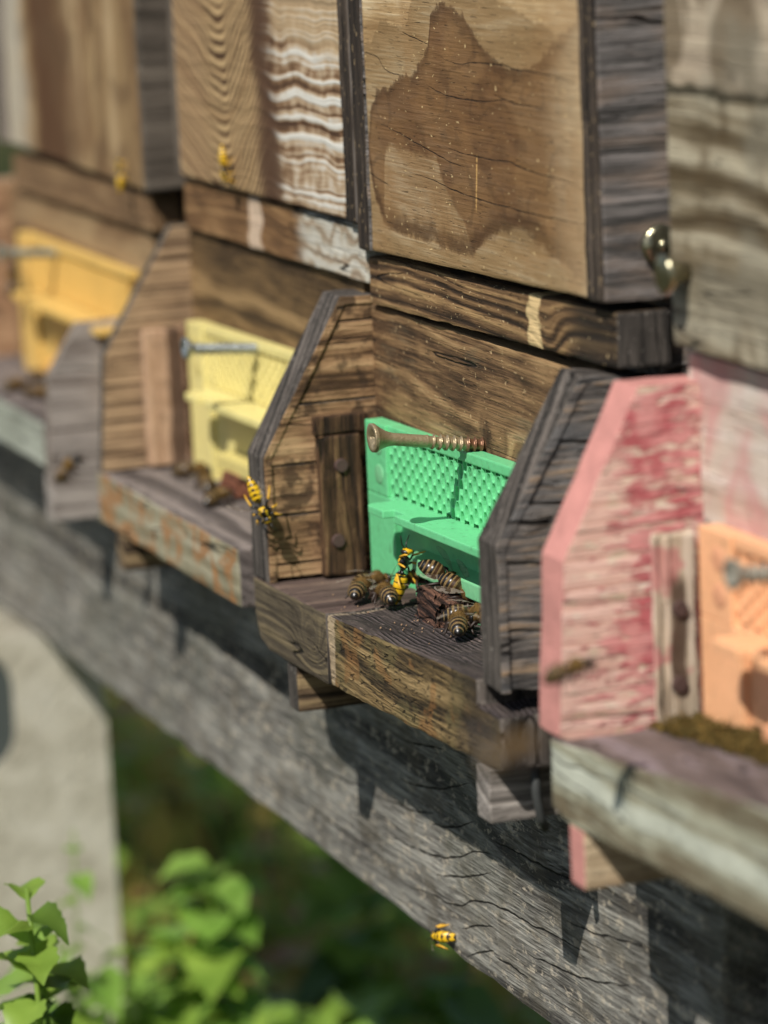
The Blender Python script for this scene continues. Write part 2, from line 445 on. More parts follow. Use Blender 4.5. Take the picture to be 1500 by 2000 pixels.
def landing_end(s):
    """worn corner: ochre wood and moss coming through, a pale split"""
    m_ = s.step(s.iso(.07, 4, .3, .65), .47, .6)
    s.c = s.mix(s.mul(m_, .45), s.c, S('#6a6240'))
    o = s.step(s.iso(.09, 3, .3), .56, .63)
    s.c = s.mix(s.mul(o, .5), s.c, S('#8a6238'))
    pl_ = s.sub(1.0, s.step(s.m('ABSOLUTE', s.sub(s.x, s.add(60.5, s.mul(s.sub(s.iso(.3, 2), .5), 4)))), s.add(.6, s.mul(s.add(s.z, 51), .12)), s.add(1.4, s.mul(s.add(s.z, 51), .2))))
    s.c = s.mix(s.mul(pl_, .8), s.c, S('#b5a184'))
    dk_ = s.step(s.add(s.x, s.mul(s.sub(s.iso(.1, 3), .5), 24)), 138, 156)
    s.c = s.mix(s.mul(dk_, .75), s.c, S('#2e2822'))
    # short dark cross checks
    k = s.noise(s.add(s.mul(s.x, .22), s.mul(s.z, .25)), s.sub(s.mul(s.z, .9), s.mul(s.x, .25)), 3.0, 2, .3)
    k = s.step(k, .62, .67)
    s.c = s.mix(s.mul(k, .7), s.c, S('#1d150e')); s.height = s.sub(s.height, s.mul(k, 1.6))

W = {}
W['g_front'] = wood('tan_stained_board', ['#876a45', '#ae9168', '#d2be9a'], 'X', 1, .10, 14, fib=.7, contrast=.4, crack=.05, hook=front_green, fleck=('#d8bd8a', .12), bump=.5, rough=.7)
W['g_strip'] = wood('charred_edge', ['#1f1a16', '#3a3129', '#5b5046'], 'Z', 2, .3, 6, crack=.5, fleck=('#a08a68', .5))
W['g_side'] = wood('grey_blue_board', ['#3b3936', '#5f5b58', '#857f7b'], 'Y', 3, .30, 8, fib=.9, crack=.75, grey=('#8b7a6c', .4), bump=1.3)
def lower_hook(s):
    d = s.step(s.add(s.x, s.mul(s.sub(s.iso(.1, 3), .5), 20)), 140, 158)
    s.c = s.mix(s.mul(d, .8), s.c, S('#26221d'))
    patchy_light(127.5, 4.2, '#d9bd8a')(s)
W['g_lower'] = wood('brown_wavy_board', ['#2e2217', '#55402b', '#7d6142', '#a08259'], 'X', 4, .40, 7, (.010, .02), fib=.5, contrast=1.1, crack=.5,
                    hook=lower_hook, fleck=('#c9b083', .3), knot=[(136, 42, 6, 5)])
def rust_hook(s):
    d = s.m('SQRT', s.add(s.m('POWER', s.sub(s.x, 90), 2), s.m('POWER', s.sub(s.z, 13.0), 2)))
    d = s.add(d, s.mul(s.sub(s.iso(.35, 3), .5), 7))
    s.c = s.mix(s.mul(s.sub(1.0, s.step(d, 1.5, 6.5)), .85), s.c, S('#2a1e14'))
W['g_wall'] = wood('brown_streaky_board', ['#33261a', '#5d4630', '#876a49', '#a58760'], 'X', 5, .15, 12, (.008, .02), fib=.5, contrast=1.05, hook=rust_hook, crack=.45, fleck=('#b79c74', .3), knot=[(98, 10, 7, 10)],
                   grey=('#74705a', .25, .5))
W['g_cheek'] = wood('tan_brown_plank', ['#493625', '#7b5e42', '#9c7c5a', '#b2926c'], 'Y', 6, .16, 8, fib=.9, contrast=1.1, crack=.5, dirt=('#3a2c20', .35), bump=1.3)
W['g_band'] = wood('dark_grey_edge', ['#272421', '#443f3a', '#6a625b'], 'Z', 7, .35, 6, fib=.7, crack=.6, fleck=('#8f887f', .35))
W['g_out'] = wood('dark_weathered_plank', ['#353231', '#5c5753', '#7d756e', '#9c8368'], 'Y', 8, .35, 6, (.02, .04), fib=.95, contrast=1.0, crack=.75, grey=('#6a6b6c', .45, .6), bump=1.6)
W['g_guide'] = wood('dark_brown_strip', ['#241a12', '#4d3826', '#7a5f42'], 'Z', 9, .35, 8, fib=.9, contrast=1.4, crack=.6)
W['g_land_top'] = wood('purple_brown_board', ['#221e1c', '#3b3431', '#564c47'], 'X', 10, .3, 10, fib=.6, crack=.3, hook=ridged, bump=1.6, fleck=('#80706a', .3))
W['g_land_left'] = wood('smooth_brown_board', ['#3a2e29', '#544540', '#6c5a50'], 'Y', 11, .3, 6, fib=.6, crack=.3)
W['g_land_front'] = wood('mossy_brown_edge', ['#2c2418', '#54452e', '#7d6844', '#967f58'], 'X', 12, .2, 12, fib=.8, contrast=1.2, crack=.4, hook=landing_end, bump=2.2)
W['g_land_end'] = wood('knotted_edge', ['#332c23', '#51483a', '#75684f'], 'X', 13, .4, 5, fib=.7, contrast=1.1, crack=.5, knot=[(46, -42, 6, 12)])
W['g_cleat'] = wood('brown_block', ['#32281d', '#665440', '#96815f'], 'Y', 14, .25, 6, fib=.6, crack=.4)
W['grey_block'] = wood('grey_block', ['#5a554f', '#857e77', '#a9a199'], 'Y', 15, .25, 6, fib=.8, crack=.5)

W['y_front'] = wood('cathedral_grain_board', ['#7a5f43', '#98795a', '#b89b79'], 'Z', 21, .2, 8, crack=0, hook=front_yellow, bump=.6)
W['y_strip'] = wood('grey_brown_edge', ['#3a342c', '#574e44', '#786c5d'], 'Z', 22, .3, 6)
W['y_side'] = wood('grey_side_board', ['#4a453f', '#67605a', '#7d746a'], 'Z', 23, .2, 6)
W['y_lower'] = wood('brown_patched_board', ['#4a3623', '#78593a', '#a07f57'], 'X', 24, .2, 14, contrast=1.3, hook=stripes_right)
W['y_wall'] = wood('dull_tan_board', ['#40311f', '#6e5739', '#957a54'], 'X', 25, .07, 22, contrast=1.5, crack=.3)
W['y_cheek'] = wood('striped_tan_plank', ['#574434', '#937a5e', '#b59a79'], 'Y', 26, .55, 2, (.004, .015), fib=.4, contrast=1.9, crack=.5)
W['y_band'] = wood('thin_dark_edge', ['#35312c', '#4c463e', '#6a6357'], 'Z', 27, .3, 6)
def guide_hook(s):
    yy = s.add(s.y, s.mul(s.sub(s.noise(s.mul(s.y, .1), s.mul(s.z, .06), 2.0, 3), .5), 4))
    d = s.sub(1.0, s.step(s.m('ABSOLUTE', s.add(yy, 7.5)), 1.6, 3.2))
    s.c = s.mix(s.mul(d, .85), s.c, S('#3d2a1e'))
W['y_guide'] = wood('pale_striped_strip', ['#7a5c44', '#a5856a', '#c4a68a'], 'Z', 28, .22, 5, contrast=1.2, hook=guide_hook)
W['y_land_top'] = wood('grey_purple_board', ['#4a4340', '#68605c', '#837973'], 'X', 29, .3, 8)
W['y_land_front'] = wood('grey_green_edge', ['#6b6650', '#8d876e', '#aaa48d'], 'X', 30, .15, 12, dirt=('#9a6a3c', .45), contrast=1.0)

W['o_front'] = wood('mottled_tan_board', ['#7a6243', '#957c58', '#ab9472'], 'Z', 41, .03, 12, crack=0, hook=front_orange, bump=.4)
W['o_side'] = wood('dark_side_board', ['#3b352d', '#554d44', '#6a6156'], 'Y', 42, .2, 6)
W['o_lower'] = wood('brown_blotched_board', ['#4f3d2a', '#7a6044', '#9a8260'], 'X', 43, .05, 14, crack=0)
W['o_cheek'] = wood('orange_tan_plank', ['#7d6048', '#a07d5e', '#b59574'], 'Y', 44, .2, 5)
W['o_out'] = wood('pale_grey_plank', ['#6a6058', '#8f8780', '#aaa198'], 'Y', 45, .15, 7, grey=('#a39c94', .3))
W['o_band'] = wood('brown_grey_edge', ['#5b5148', '#7b7066', '#958a7e'], 'Z', 46, .2, 6)
W['o_land_front'] = wood('pale_green_edge', ['#7c7f72', '#9a9e90', '#b2b5a8'], 'X', 47, .1, 9)

W['p_front'] = wood('green_grey_board', ['#51442f', '#7f735c', '#aea48c'], 'X', 61, .17, 14, contrast=1.3, hook=front_pink)
W['p_paint'] = wood('peeling_red_plank', ['#a8967c', '#cfc2aa', '#ded5c3'], 'Y', 62, .5, 5, fib=.9, contrast=1.4, crack=.55, hook=peel, bump=1.5)
W['p_wall'] = wood('peeling_pink_board', ['#b5a594', '#cabdae', '#d9cfc6'], 'X', 63, .12, 10, hook=lambda s: (
    setattr(s, 'c', s.mix(s.mul(s.step(s.noise(s.mul(s.x, .05), s.mul(s.z, .03), 2.0, 5, .3, .65), .44, .62), .6), s.c, S('#c07c7c')))))
W['p_band'] = plain('salmon_paint', '#bd837a', .75, var=.16, f=.16, bump=.0003)
def slot_hook(s):
    yy = s.add(s.y, s.mul(s.sub(s.noise(s.mul(s.y, .1), s.mul(s.z, .12), 2.0, 3), .5), 3))
    d = s.mul(s.sub(1.0, s.step(s.m('ABSOLUTE', s.add(yy, 7.8)), 1.2, 2.2)), s.mul(s.step(s.z, -23, -20), s.sub(1.0, s.step(s.z, 1, 6))))
    s.c = s.mix(s.mul(s.step(s.iso(.09, 3), .54, .6), .6), s.c, S('#b5646a'))
    s.c = s.mix(s.mul(d, .9), s.c, S('#4a382c'))
W['p_guide'] = wood('worn_white_strip', ['#5a4c3c', '#b9a992', '#d5c8b6'], 'Z', 64, .18, 5, contrast=1.6, hook=slot_hook)
W['p_land_front'] = wood('greenish_white_edge', ['#6a5f4a', '#989680', '#bcbfae'], 'X', 65, .13, 14, contrast=1.5, crack=.3)
W['p_land_top'] = wood('lilac_grey_board', ['#4a403d', '#6a5d58', '#85787a'], 'X', 66, .2, 8)
W['p_cleat'] = wood('cream_block', ['#8a745a', '#b09a7c', '#c9b596'], 'Y', 67, .3, 5)

def beam_hook(s):
    f = s.noise(s.mul(s.x, .2), s.mul(s.z, .35), s.mul(s.y, .35), 5, .2, .7)
    s.c = s.mix(s.mul(s.step(f, .545, .63), .7), s.c, S('#b9ae9a'))
    f2 = s.noise(s.mul(s.x, .06), s.mul(s.z, .08), s.mul(s.y, .1), 4, .4, .6)
    s.c = s.mix(s.mul(s.step(f2, .5, .62), .45), s.c, S('#5a5346'))
    g = s.iso(.02, 3)
    s.c = s.mix(s.mul(s.step(g, .5, .65), .3), s.c, S('#5f6256'))
    k = splits(s, s.x, s.z, BEAM_SPLITS, .32, 2.0)
    s.c = s.mix(s.mul(k, .95), s.c, S('#14110d')); s.height = s.sub(s.height, s.mul(k, 4))
W['beam'] = wood('weathered_grey_beam', ['#3a3835', '#605d57', '#828078', '#a19e94'], 'X', 81, .13, 9, (.008, .02), fib=.9, contrast=1.25, crack=.05, hook=beam_hook,
                 knot=[(112, -75, 16, 14)], bump=1.8)
W['post'] = wood('dark_grey_post', ['#4a4c48', '#6c6e69', '#8a8c86'], 'Z', 82, .2, 10, crack=.6)

def concrete():
    s = Mt('pale_concrete', .95, 900)
    n = s.iso(.06, 6, .3, .7); g = s.iso(.6, 4)
    c = s.ramp(s.add(n, s.mul(s.sub(g, .5), .4)), [(.3, S('#aea793')), (.5, S('#cdc7b3')), (.7, S('#dcd7c6'))])
    s.color(c); s.bump(s.iso(.35, 5, 0, .7), .003); return s.mat
W['concrete'] = concrete()

def plastic(name, c, dirty='#3c3a20', sss=.0):
    s = Mt(name, .38, len(name) * 7.7, .5)
    n = s.iso(.05, 4, .3)
    k = S(c)
    c1 = s.mix(n, tuple(q * .82 for q in k[:3]) + (1,), tuple(min(1, q * 1.15) for q in k[:3]) + (1,))
    d = s.noise(s.mul(s.x, .7), s.mul(s.z, .35), s.mul(s.y, .6), 4, .4, .7)
    c1 = s.mix(s.mul(s.step(d, .58, .74), .6), c1, S(dirty))
    s.color(c1); s.bump(s.iso(.5, 3), .0002)
    s.b.inputs['Subsurface Weight'].default_value = sss
    s.b.inputs['Subsurface Radius'].default_value = (.003, .004, .003)
    s.b.inputs['Subsurface Scale'].default_value = .5
    return s.mat
PL = {'green': plastic('green_plastic', '#6ac68a', sss=.08), 'yellow': plastic('yellow_plastic', '#dccf88', sss=.05),
      'amber': plastic('amber_plastic', '#d8b263', sss=.1), 'peach': plastic('peach_plastic', '#e8b083', sss=.1)}
PLD = {'green': plastic('soiled_green_plastic', '#78c08c', '#4a4a22'), 'yellow': plastic('soiled_yellow_plastic', '#cfc078'),
       'amber': plastic('soiled_amber_plastic', '#d9a858'), 'peach': plastic('soiled_peach_plastic', '#dba07a')}

def screw_mat(name, c1, c2, metal=.75, rust=None):
    s = Mt(name, .38, 77, .5)
    n = s.iso(.5, 4)
    c = s.mix(n, S(c1), S(c2))
    if rust is not None:
        c = s.mix(s.mul(s.step(s.add(s.y, s.mul(s.sub(s.iso(.6, 3), .5), 3)), rust - 1, rust + .8), .8), c, S('#6a3a24'))
    s.color(c); s.b.inputs['Metallic'].default_value = metal; s.bump(s.iso(1.5, 3), .0002)
    return s.mat
SCR = {'green': screw_mat('brassy_zinc', '#8a7a5c', '#b8a888', .55, -5), 'yellow': screw_mat('bright_zinc', '#8f9696', '#b9c0c0', .8),
       'amber': screw_mat('dull_zinc', '#7c8076', '#a2a69c', .6), 'peach': screw_mat('grey_zinc', '#7a766a', '#989486', .15)}
W['nail'] = plain('rusty_nail', '#4a3833', .7, var=.25, f=1.0)
W['dark'] = plain('dark_interior', '#1a1612', .9)

# ---------------------------------------------------------------- parts of a hive
UP = (0, 0, 50)          # thing's empty lies 50 mm under the frame the parts are drawn in

def perforated(x0, x1, z0, z1, yf, yb, px_, rows, hw, hh, n=12):
    """flat plate with real elongated openings"""
    bm = bmesh.new(); cols_ = int((x1 - x0) / px_); pz = (z1 - z0) / rows
    px_ = (x1 - x0) / cols_
    for i in range(cols_):
        for j in range(rows):
            cx = x0 + (i + .5) * px_; cz = z0 + (j + .5 + (.5 if i % 2 else 0) - .25) * pz
            ang = []
            ring_o, ring_i, ring_b = [], [], []
            for k in range(n):
                a = 2 * math.pi * (k + .5) / n
                ca, sa = math.cos(a), math.sin(a)
                t = min(px_ / 2 / max(abs(ca), 1e-6), pz / 2 / max(abs(sa), 1e-6))
                ring_o.append((cx + ca * t, yf, cz + sa * t))
                ex = hw * math.copysign(abs(ca) ** .9, ca); ez = hh * math.copysign(abs(sa) ** 1.0, sa)
                ring_i.append((cx + ex, yf + .05, cz + ez)); ring_b.append((cx + ex * .85, yb, cz + ez * .92))
            # snap the corners
            A = []
            for k, p in enumerate(ring_o): A.append(bm.verts.new(p))
            B = [bm.verts.new(p) for p in ring_i]; D = [bm.verts.new(p) for p in ring_b]
            for k in range(n):
                l = (k + 1) % n
                a1 = 2 * math.pi * (k + .5) / n; a2 = 2 * math.pi * (k + 1.5) / n
                crn = None
                for q in ((1, 1), (-1, 1), (-1, -1), (1, -1)):
                    ac = math.atan2(q[1] * pz / 2, q[0] * px_ / 2) % (2 * math.pi)
                    if a1 < ac < a2: crn = bm.verts.new((cx + q[0] * px_ / 2, yf, cz + q[1] * pz / 2))
                bm.faces.new((A[k], crn, A[l], B[l], B[k]) if crn else (A[k], A[l], B[l], B[k]))
                bm.faces.new((B[k], B[l], D[l], D[k]))
    bmesh.ops.recalc_face_normals(bm, faces=bm.faces)
    return bm

def slide(parent, x0, x1, dz, k, key, detail=True):
    """the coloured plastic entrance closer"""
    g, d = PL[key], PLD[key]
    T = lambda bm: tilt(bm, k, x0)
    zt = 8.6 + dz; zb = -33.5
    b = join(box(x0, x0 + 15, -5.5, -.5, -10 + dz, zt, .4), box(x0, x0 + 19, -5.5, -.5, zb, -10 + dz + .0, .4))
    b = join(b, box(x0 + 15, x1, -4.8, -.6, zt - 2.6, zt - .0, .4), box(x0 + 15, x1, -1.6, -.6, -12 + dz, zt - 2, .2), box(x0 + 18.5, x1, -3.6, -.6, -26 + dz * .5, -12.2 + dz, .2), box(x0 + 18.5, x1, -1.6, -.6, zb, -26.2 + dz * .5, .2),
             box(x0 + 15, x1, -4.8, -1.2, -13 + dz, -9.5 + dz, .3))
    e = obj('entrance_slide', T(b), [g], parent, UP)
    obj('perforated_grid', T(perforated(x0 + 15, x1, -9.4 + dz, zt - 2.4, -4.6, -3.0, 2.96, 4, 1.18, 2.08)), g, e)
    # shelf with a notch near its end
    sh = join(poly_prism([(x0 + 24.3, -4.6), (x0 + 24.3, -13.2), (x0 + 25.3, -14.6), (x0 + 27, -15), (x0 + 37, -15), (x0 + 37.5, -12), (x0 + 45, -12), (x0 + 45.5, -15), (x1 - 2, -15), (x1 - 2, -4.6)],
                         'Z', -11.3 + dz, -9.2 + dz, .35))
    obj('shelf', T(sh), [g, d], e)
    lg = poly_prism([(-1.4, -20.2 + dz * .3), (-8.5, -21.6 + dz * .3), (-8.5, -25.6 + dz * .3), (-1.4, -25.6 + dz * .3)], 'X', x0 + 34, x1, .35)
    obj('sill', T(lg), [d], e)
    fins = []
    xx = x0 + 33
    while xx < x1 - 2:
        fins.append(box(xx, xx + 2.3, -5.6, -1.5, -33, -25.5 + dz * .3, .25, 1)); xx += 4.2
    obj('slatted_opening', T(join(*fins)), g, e)
    ov = []
    for zc in (3.0, -4.6):
        bm = bmesh.new(); bmesh.ops.create_uvsphere(bm, u_segments=20, v_segments=10, radius=1)
        bmesh.ops.scale(bm, vec=(3.2, .35, 2.6), verts=bm.verts)
        bmesh.ops.translate(bm, vec=(x0 + 9.5, -5.5, zc + dz), verts=bm.verts); ov.append(bm)
    obj('oval_pad', T(join(*ov)), d, e, smooth=True)
    return e

def screw(parent, x, z, L, slope, key, rh=3.5, r=1.55, thread=.75, th_from=.55):
    root = None
    NY, NT = 150, 28; pitch = 1.75
    bm = bmesh.new(); rings = []
    for i in range(NY + 1):
        u = i / NY; y = -L + u * (L + 1.5)
        ring = []
        for j in range(NT):
            a = 2 * math.pi * j / NT
            s0 = L * u
            if s0 < .8: rr = rh
            elif s0 < 5.5: rr = r + (rh - r) * (1 - (s0 - .8) / 4.7) ** 1.9
            else: rr = r
            if u > 1 - th_from:
                ph = (y / pitch - a / (2 * math.pi)) % 1
                fade = min(1, (u - (1 - th_from)) * 14)
                rr = r * (1 - .12 * fade) + thread * fade * max(0, 1 - abs(ph - .5) / .22) ** 1.2
            ring.append(bm.verts.new((x + rr * math.cos(a), y, z + rr * math.sin(a) + slope * (-y))))
        rings.append(ring)
    for a, b in zip(rings, rings[1:]):
        for j in range(NT): bm.faces.new((a[j], a[(j + 1) % NT], b[(j + 1) % NT], b[j]))
    # recessed cross in the head
    c = Vector((x, -L, z + slope * L)); prev = rings[0]
    for rr, dy in ((.82, -.05), (.5, .25)):
        ring = [bm.verts.new((c.x + rh * rr * math.cos(2 * math.pi * j / NT), c.y + dy, c.z + rh * rr * math.sin(2 * math.pi * j / NT))) for j in range(NT)]
        for j in range(NT): bm.faces.new((ring[j], ring[(j + 1) % NT], prev[(j + 1) % NT], prev[j]))
        prev = ring
    ring = []
    for j in range(NT):
        a = 2 * math.pi * j / NT; cr = abs(math.cos(2 * a)) ** 3
        rr = rh * (.16 + .3 * cr)
        ring.append(bm.verts.new((c.x + rr * math.cos(a), c.y + 1.3, c.z + rr * math.sin(a))))
    for j in range(NT): bm.faces.new((ring[j], ring[(j + 1) % NT], prev[(j + 1) % NT], prev[j]))
    bm.faces.new(ring)
    bmesh.ops.recalc_face_normals(bm, faces=bm.faces)
    return obj('screw', bm, SCR[key], parent, UP, smooth=True)

def cheek(parent, x0, x1, prof, cuts, m_face, m_band, seed, label=None, gap=.45, yk=0.0, amp=.22, edge=True):
    """side board of the porch: planks running towards the box behind one continuous front edge"""
    def inset(d):
        P = [Vector(p) for p in prof]; n = len(P); out = []
        for i in range(n):
            a, b, c = P[i - 1], P[i], P[(i + 1) % n]
            e1, e2 = (b - a).normalized(), (c - b).normalized()
            n1, n2 = Vector((-e1.y, e1.x)), Vector((-e2.y, e2.x))
            m = (n1 + n2).normalized(); out.append(b + m * (d / max(.3, m.dot(n1))))
        return out
    area = sum(prof[i][0] * prof[(i + 1) % len(prof)][1] - prof[(i + 1) % len(prof)][0] * prof[i][1] for i in range(len(prof)))
    sg = 1 if area > 0 else -1
    I1 = [tuple(p) for p in inset(1.1 * sg)]; I2 = [tuple(p) for p in inset(2.3 * sg)]
    I1 = [(min(p[0], 20) if q[0] < 19 else q[0], p[1] if q[0] < 19 or q[1] > 0 else q[1]) for p, q in zip(I1, prof)]
    front = [i for i, p in enumerate(prof) if p[0] < 19]
    path = [prof[0]] + [prof[i] for i in front]; ipath = [(prof[0][0], I2[0][1])] + [I2[i] for i in front]
    ipath[-1] = (ipath[-1][0], prof[front[-1]][1])
    parts = [poly_prism(path + ipath[::-1], 'X', x0, x1, .45)] if edge else []
    if not edge: I1 = list(prof)
    zs = [min(p[1] for p in I1)] + list(cuts) + [max(p[1] for p in I1)]
    for i, (a, b) in enumerate(zip(zs, zs[1:])):
        lo = a + (gap / 2 if i else 0); hi = b - (gap / 2 if i < len(zs) - 2 else 0)
        p = clip_poly(I1, lo, hi); q = []
        for v in p:
            if not q or (abs(v[0] - q[-1][0]) + abs(v[1] - q[-1][1])) > .05: q.append(v)
        if len(q) > 1 and abs(q[0][0] - q[-1][0]) + abs(q[0][1] - q[-1][1]) < .05: q.pop()
        j = (seed * 7 + i * 3) % 5 * .1
        parts.append(poly_prism(q, 'X', x0 + .3 + j, x1 - .25 - j, .3))
    bm = join(*parts)
    if yk:
        for v in bm.verts: v.co.z += yk * v.co.y
    slice_up(bm, 4)
    by_normal(bm, lambda n, c: 0 if abs(n.x) > .6 else 1)
    roughen(bm, amp, .14, seed)
    o = obj('porch_side', bm, [m_face, m_band], parent, UP)
    if label: o['label'] = label
    return o

def guide(parent, x0, x1, ys, zs, mat, seed, nails=((-12.5, -6.5), (-10, -25))):
    g = timber('guide_strip', box(x0, x1, ys[0], ys[1], zs[0], zs[1], .8), mat, parent, 3, .35, seed, f=.2)
    for (y, z) in nails:
        bm = bmesh.new(); bmesh.ops.create_cone(bm, cap_ends=True, segments=20, radius1=1.9, radius2=1.6, depth=.9, matrix=Matrix.Translation((x1 + .35, y, z)) @ Matrix.Rotation(math.pi / 2, 4, 'Y'))
        obj('nail_head', bm, W['nail'], g)
    return g

# ---------------------------------------------------------------- the stand
b = box(-1500, 213, -9, 45, -117, -45.5, 1.2)
slice_up(b, 9); roughen(b, .8, .05, 3)
for v in b.verts:                                   # the beam is not quite parallel to the row
    d = max(0.0, v.co.x + 100) * .033
    v.co.y += d; v.co.z -= d * .95 * max(0, min(1, (-45 - v.co.z) / 72))

beam = obj('support_beam', b, W['beam'])
beam['label'] = 'long cracked grey timber beam running under the whole row of beehives'; beam['category'] = 'beam'
b = box(219, 330, 9, 55, -330, -47, 1.2); slice_up(b, 9); roughen(b, .6, .06, 9)
post = obj('timber_post', b, W['post'])
post['label'] = 'shaded grey upright timber at the near end of the long beam'; post['category'] = 'post'
hb = tube([(243, 8.2, -74), (243, 10, -74)], [5, 4.6], 20); obj('bolt_hole', hb, W['dark'], post)

def pillar():
    cu = bpy.data.curves.new('pillar', 'CURVE'); cu.dimensions = '2D'; cu.fill_mode = 'BOTH'; cu.extrude = .045
    def spl(pts):
        sp = cu.splines.new('POLY'); sp.points.add(len(pts) - 1); sp.use_cyclic_u = True
        for p, q in zip(sp.points, pts): p.co = (q[0] * MM, q[1] * MM, 0, 1)
    spl([(-140, -400), (16.5, -400), (15, -119), (-140, -119)])
    h = []
    for (cx, cz, a0) in ((-33, -137, 0), (-120, -137, 90), (-120, -152, 180), (-33, -152, 270)):
        for i in range(7):
            a = math.radians(a0 + i * 15); h.append((cx + 15 * math.cos(a), cz + 15 * math.sin(a)))
    spl(h)
    o = bpy.data.objects.new('t', cu); col.objects.link(o)
    dg = bpy.context.evaluated_depsgraph_get(); me = bpy.data.meshes.new_from_object(o.evaluated_get(dg))
    bpy.data.objects.remove(o)
    bm = bmesh.new(); bm.from_mesh(me); bmesh.ops.scale(bm, vec=(1000,) * 3, verts=bm.verts)
    for v in bm.verts: x, y, z = v.co; v.co = (-375 + z, x, y)
    bmesh.ops.remove_doubles(bm, verts=bm.verts, dist=.01)
    bmesh.ops.triangulate(bm, faces=[f for f in bm.faces if len(f.verts) > 4])
    bmesh.ops.recalc_face_normals(bm, faces=bm.faces)
    o = obj('concrete_pillar', bm, W['concrete'])
    pg = box(-341, -332, -63, -2, -168, -121, 1)  # added panel; its dark colour stands in for the shade inside the hole
    obj('hole_shade_panel', pg, plain('grey_green_plug', '#454b48', .9), o)
    o['label'] = 'pale concrete block pillar with a rounded hole carrying the beam above the weeds'; o['category'] = 'pillar'
pillar()

# ---------------------------------------------------------------- beehives
G4 = 'small wooden beehives side by side on the beam'
def strip_rule(n, c): return 0 if n.y < -.6 else 1

def hive_green():
    t = thing('beehive', 'dark weathered beehive with a bright green plastic entrance and a brassy screw', 'beehive', (0, 0, -50), group=G4)
    k = .022; P = lambda v: v
    timber('front_panel', tilt(box(27.3, 164.8, -4, 3, 52.5, 190, .7), k, 20), [W['g_front']], t, 6, .22, 1)
    for i, (a, b_) in enumerate(((18, 27), (165, 174.5))):
        timber('side_wall', tilt(box(a, b_, -4.6, 110, 52.2, 190, .9), k, 20), [W['g_strip'], W['g_side']], t, 6, .35, 4 + i, rule=strip_rule)
    bm = join(tilt(box(17.5, 174.5, -1.8, 11, 38.0, 50.4, .9), .020, 20))
    timber('lower_board', bm, [W['g_lower'], W['g_band']], t, 4, .3, 11, rule=lambda n, c: 0 if n.y < -.5 or n.z > .5 else 1)
    timber('porch_wall', box(13, 161, 0, 10, -34, 37.2, .5), W['g_wall'], t, 5, .25, 12)
    obj('inner_box', box(22, 170, 10.5, 105, -33, 185, 0), W['g_side'], t, UP)
    cheek(t, 0, 13.6, [(20, 39), (-8.5, 40), (-31.4, 0), (-31.4, -33), (20, -33)], [-28.3, -15.5, -2.5, 13, 33.5], W['g_cheek'], W['g_band'], 1)
    cheek(t, 159.4, 170.5, [(21, 38), (-9, 39.5), (-30, 1.5), (-30, -31.2), (21, -33)], [-17.3, -2.3, 11, 24.5], W['g_out'], W['g_band'], 2,
          'charcoal grey porch side of gapped planks', .6, -.10, .28)
    lf = lambda n, c: 1 if n.y < -.5 else (2 if abs(n.x) > .5 or n.z < -.5 else 0)
    a = poly_prism([(-.3, -33.4), (57.5, -32.2), (57.5, -50.5), (10, -51.4), (3.5, -49), (-.2, -43)], 'Y', -31.6, 12, .7)
    timber('landing_board', a, [W['g_land_left'], W['g_land_end'], W['g_band']], t, 3, .3, 21, rule=lf)
    a = poly_prism([(58, -32.5), (158.3, -27.2), (158.5, -33.4), (171.5, -33.4), (171.5, -45.6), (58, -50.3)], 'Y', -31.4, 12, .9)
    timber('landing_board', a, [W['g_land_top'], W['g_land_front'], W['g_band']], t, 3, .45, 22, rule=lf)
    timber('support_block', box(23.4, 31, -31, -9.5, -63.5, -51.6, .5), [W['g_band'], W['g_cleat']], t, 3, .2, 23, rule=lambda n, c: 0 if n.y < -.5 else 1)
    timber('support_block', box(156.5, 164.5, -31.5, -9.5, -59, -46.8, .5), W['grey_block'], t, 3, .25, 24)
    guide(t, 13.4, 16.6, (-17.2, -5.6), (-32.3, 4.6), W['g_guide'], 31, ((-11.4, -3.4), (-13.2, -23)))
    timber('top_cleat', box(13.4, 16.2, -18, -3, 4.9, 9.6, .5), W['g_guide'], t, 3, .25, 33)
    slide(t, 19.5, 158.8, 0, .026, 'green')
    screw(t, 89, 11.6, 28.5, .165, 'green')
    bm = tube([(168, -22, -45), (168.3, -22, -52), (168, -21, -58), (167, -19.5, -61)], [1.1, 1.1, 1.0, 1.0], 10)
    obj('bent_nail', bm, plain('dark_iron', '#3a3c3b', .6), t, UP, smooth=True)
    # bolt with a domed head on the side wall
    bm = bmesh.new(); bmesh.ops.create_uvsphere(bm, u_segments=28, v_segments=14, radius=4.6)
    bmesh.ops.scale(bm, vec=(.42, 1, 1), verts=bm.verts); bmesh.ops.translate(bm, vec=(175.6, 8.6, 67.5), verts=bm.verts)
    bm = join(bm, tube([(177.4, 8.6, 67.5), (178.2, 8.6, 67.5)], [1.8, 1.2], 6))
    o = obj('bolt_head', bm, W['bolt'], t, UP, smooth=True)

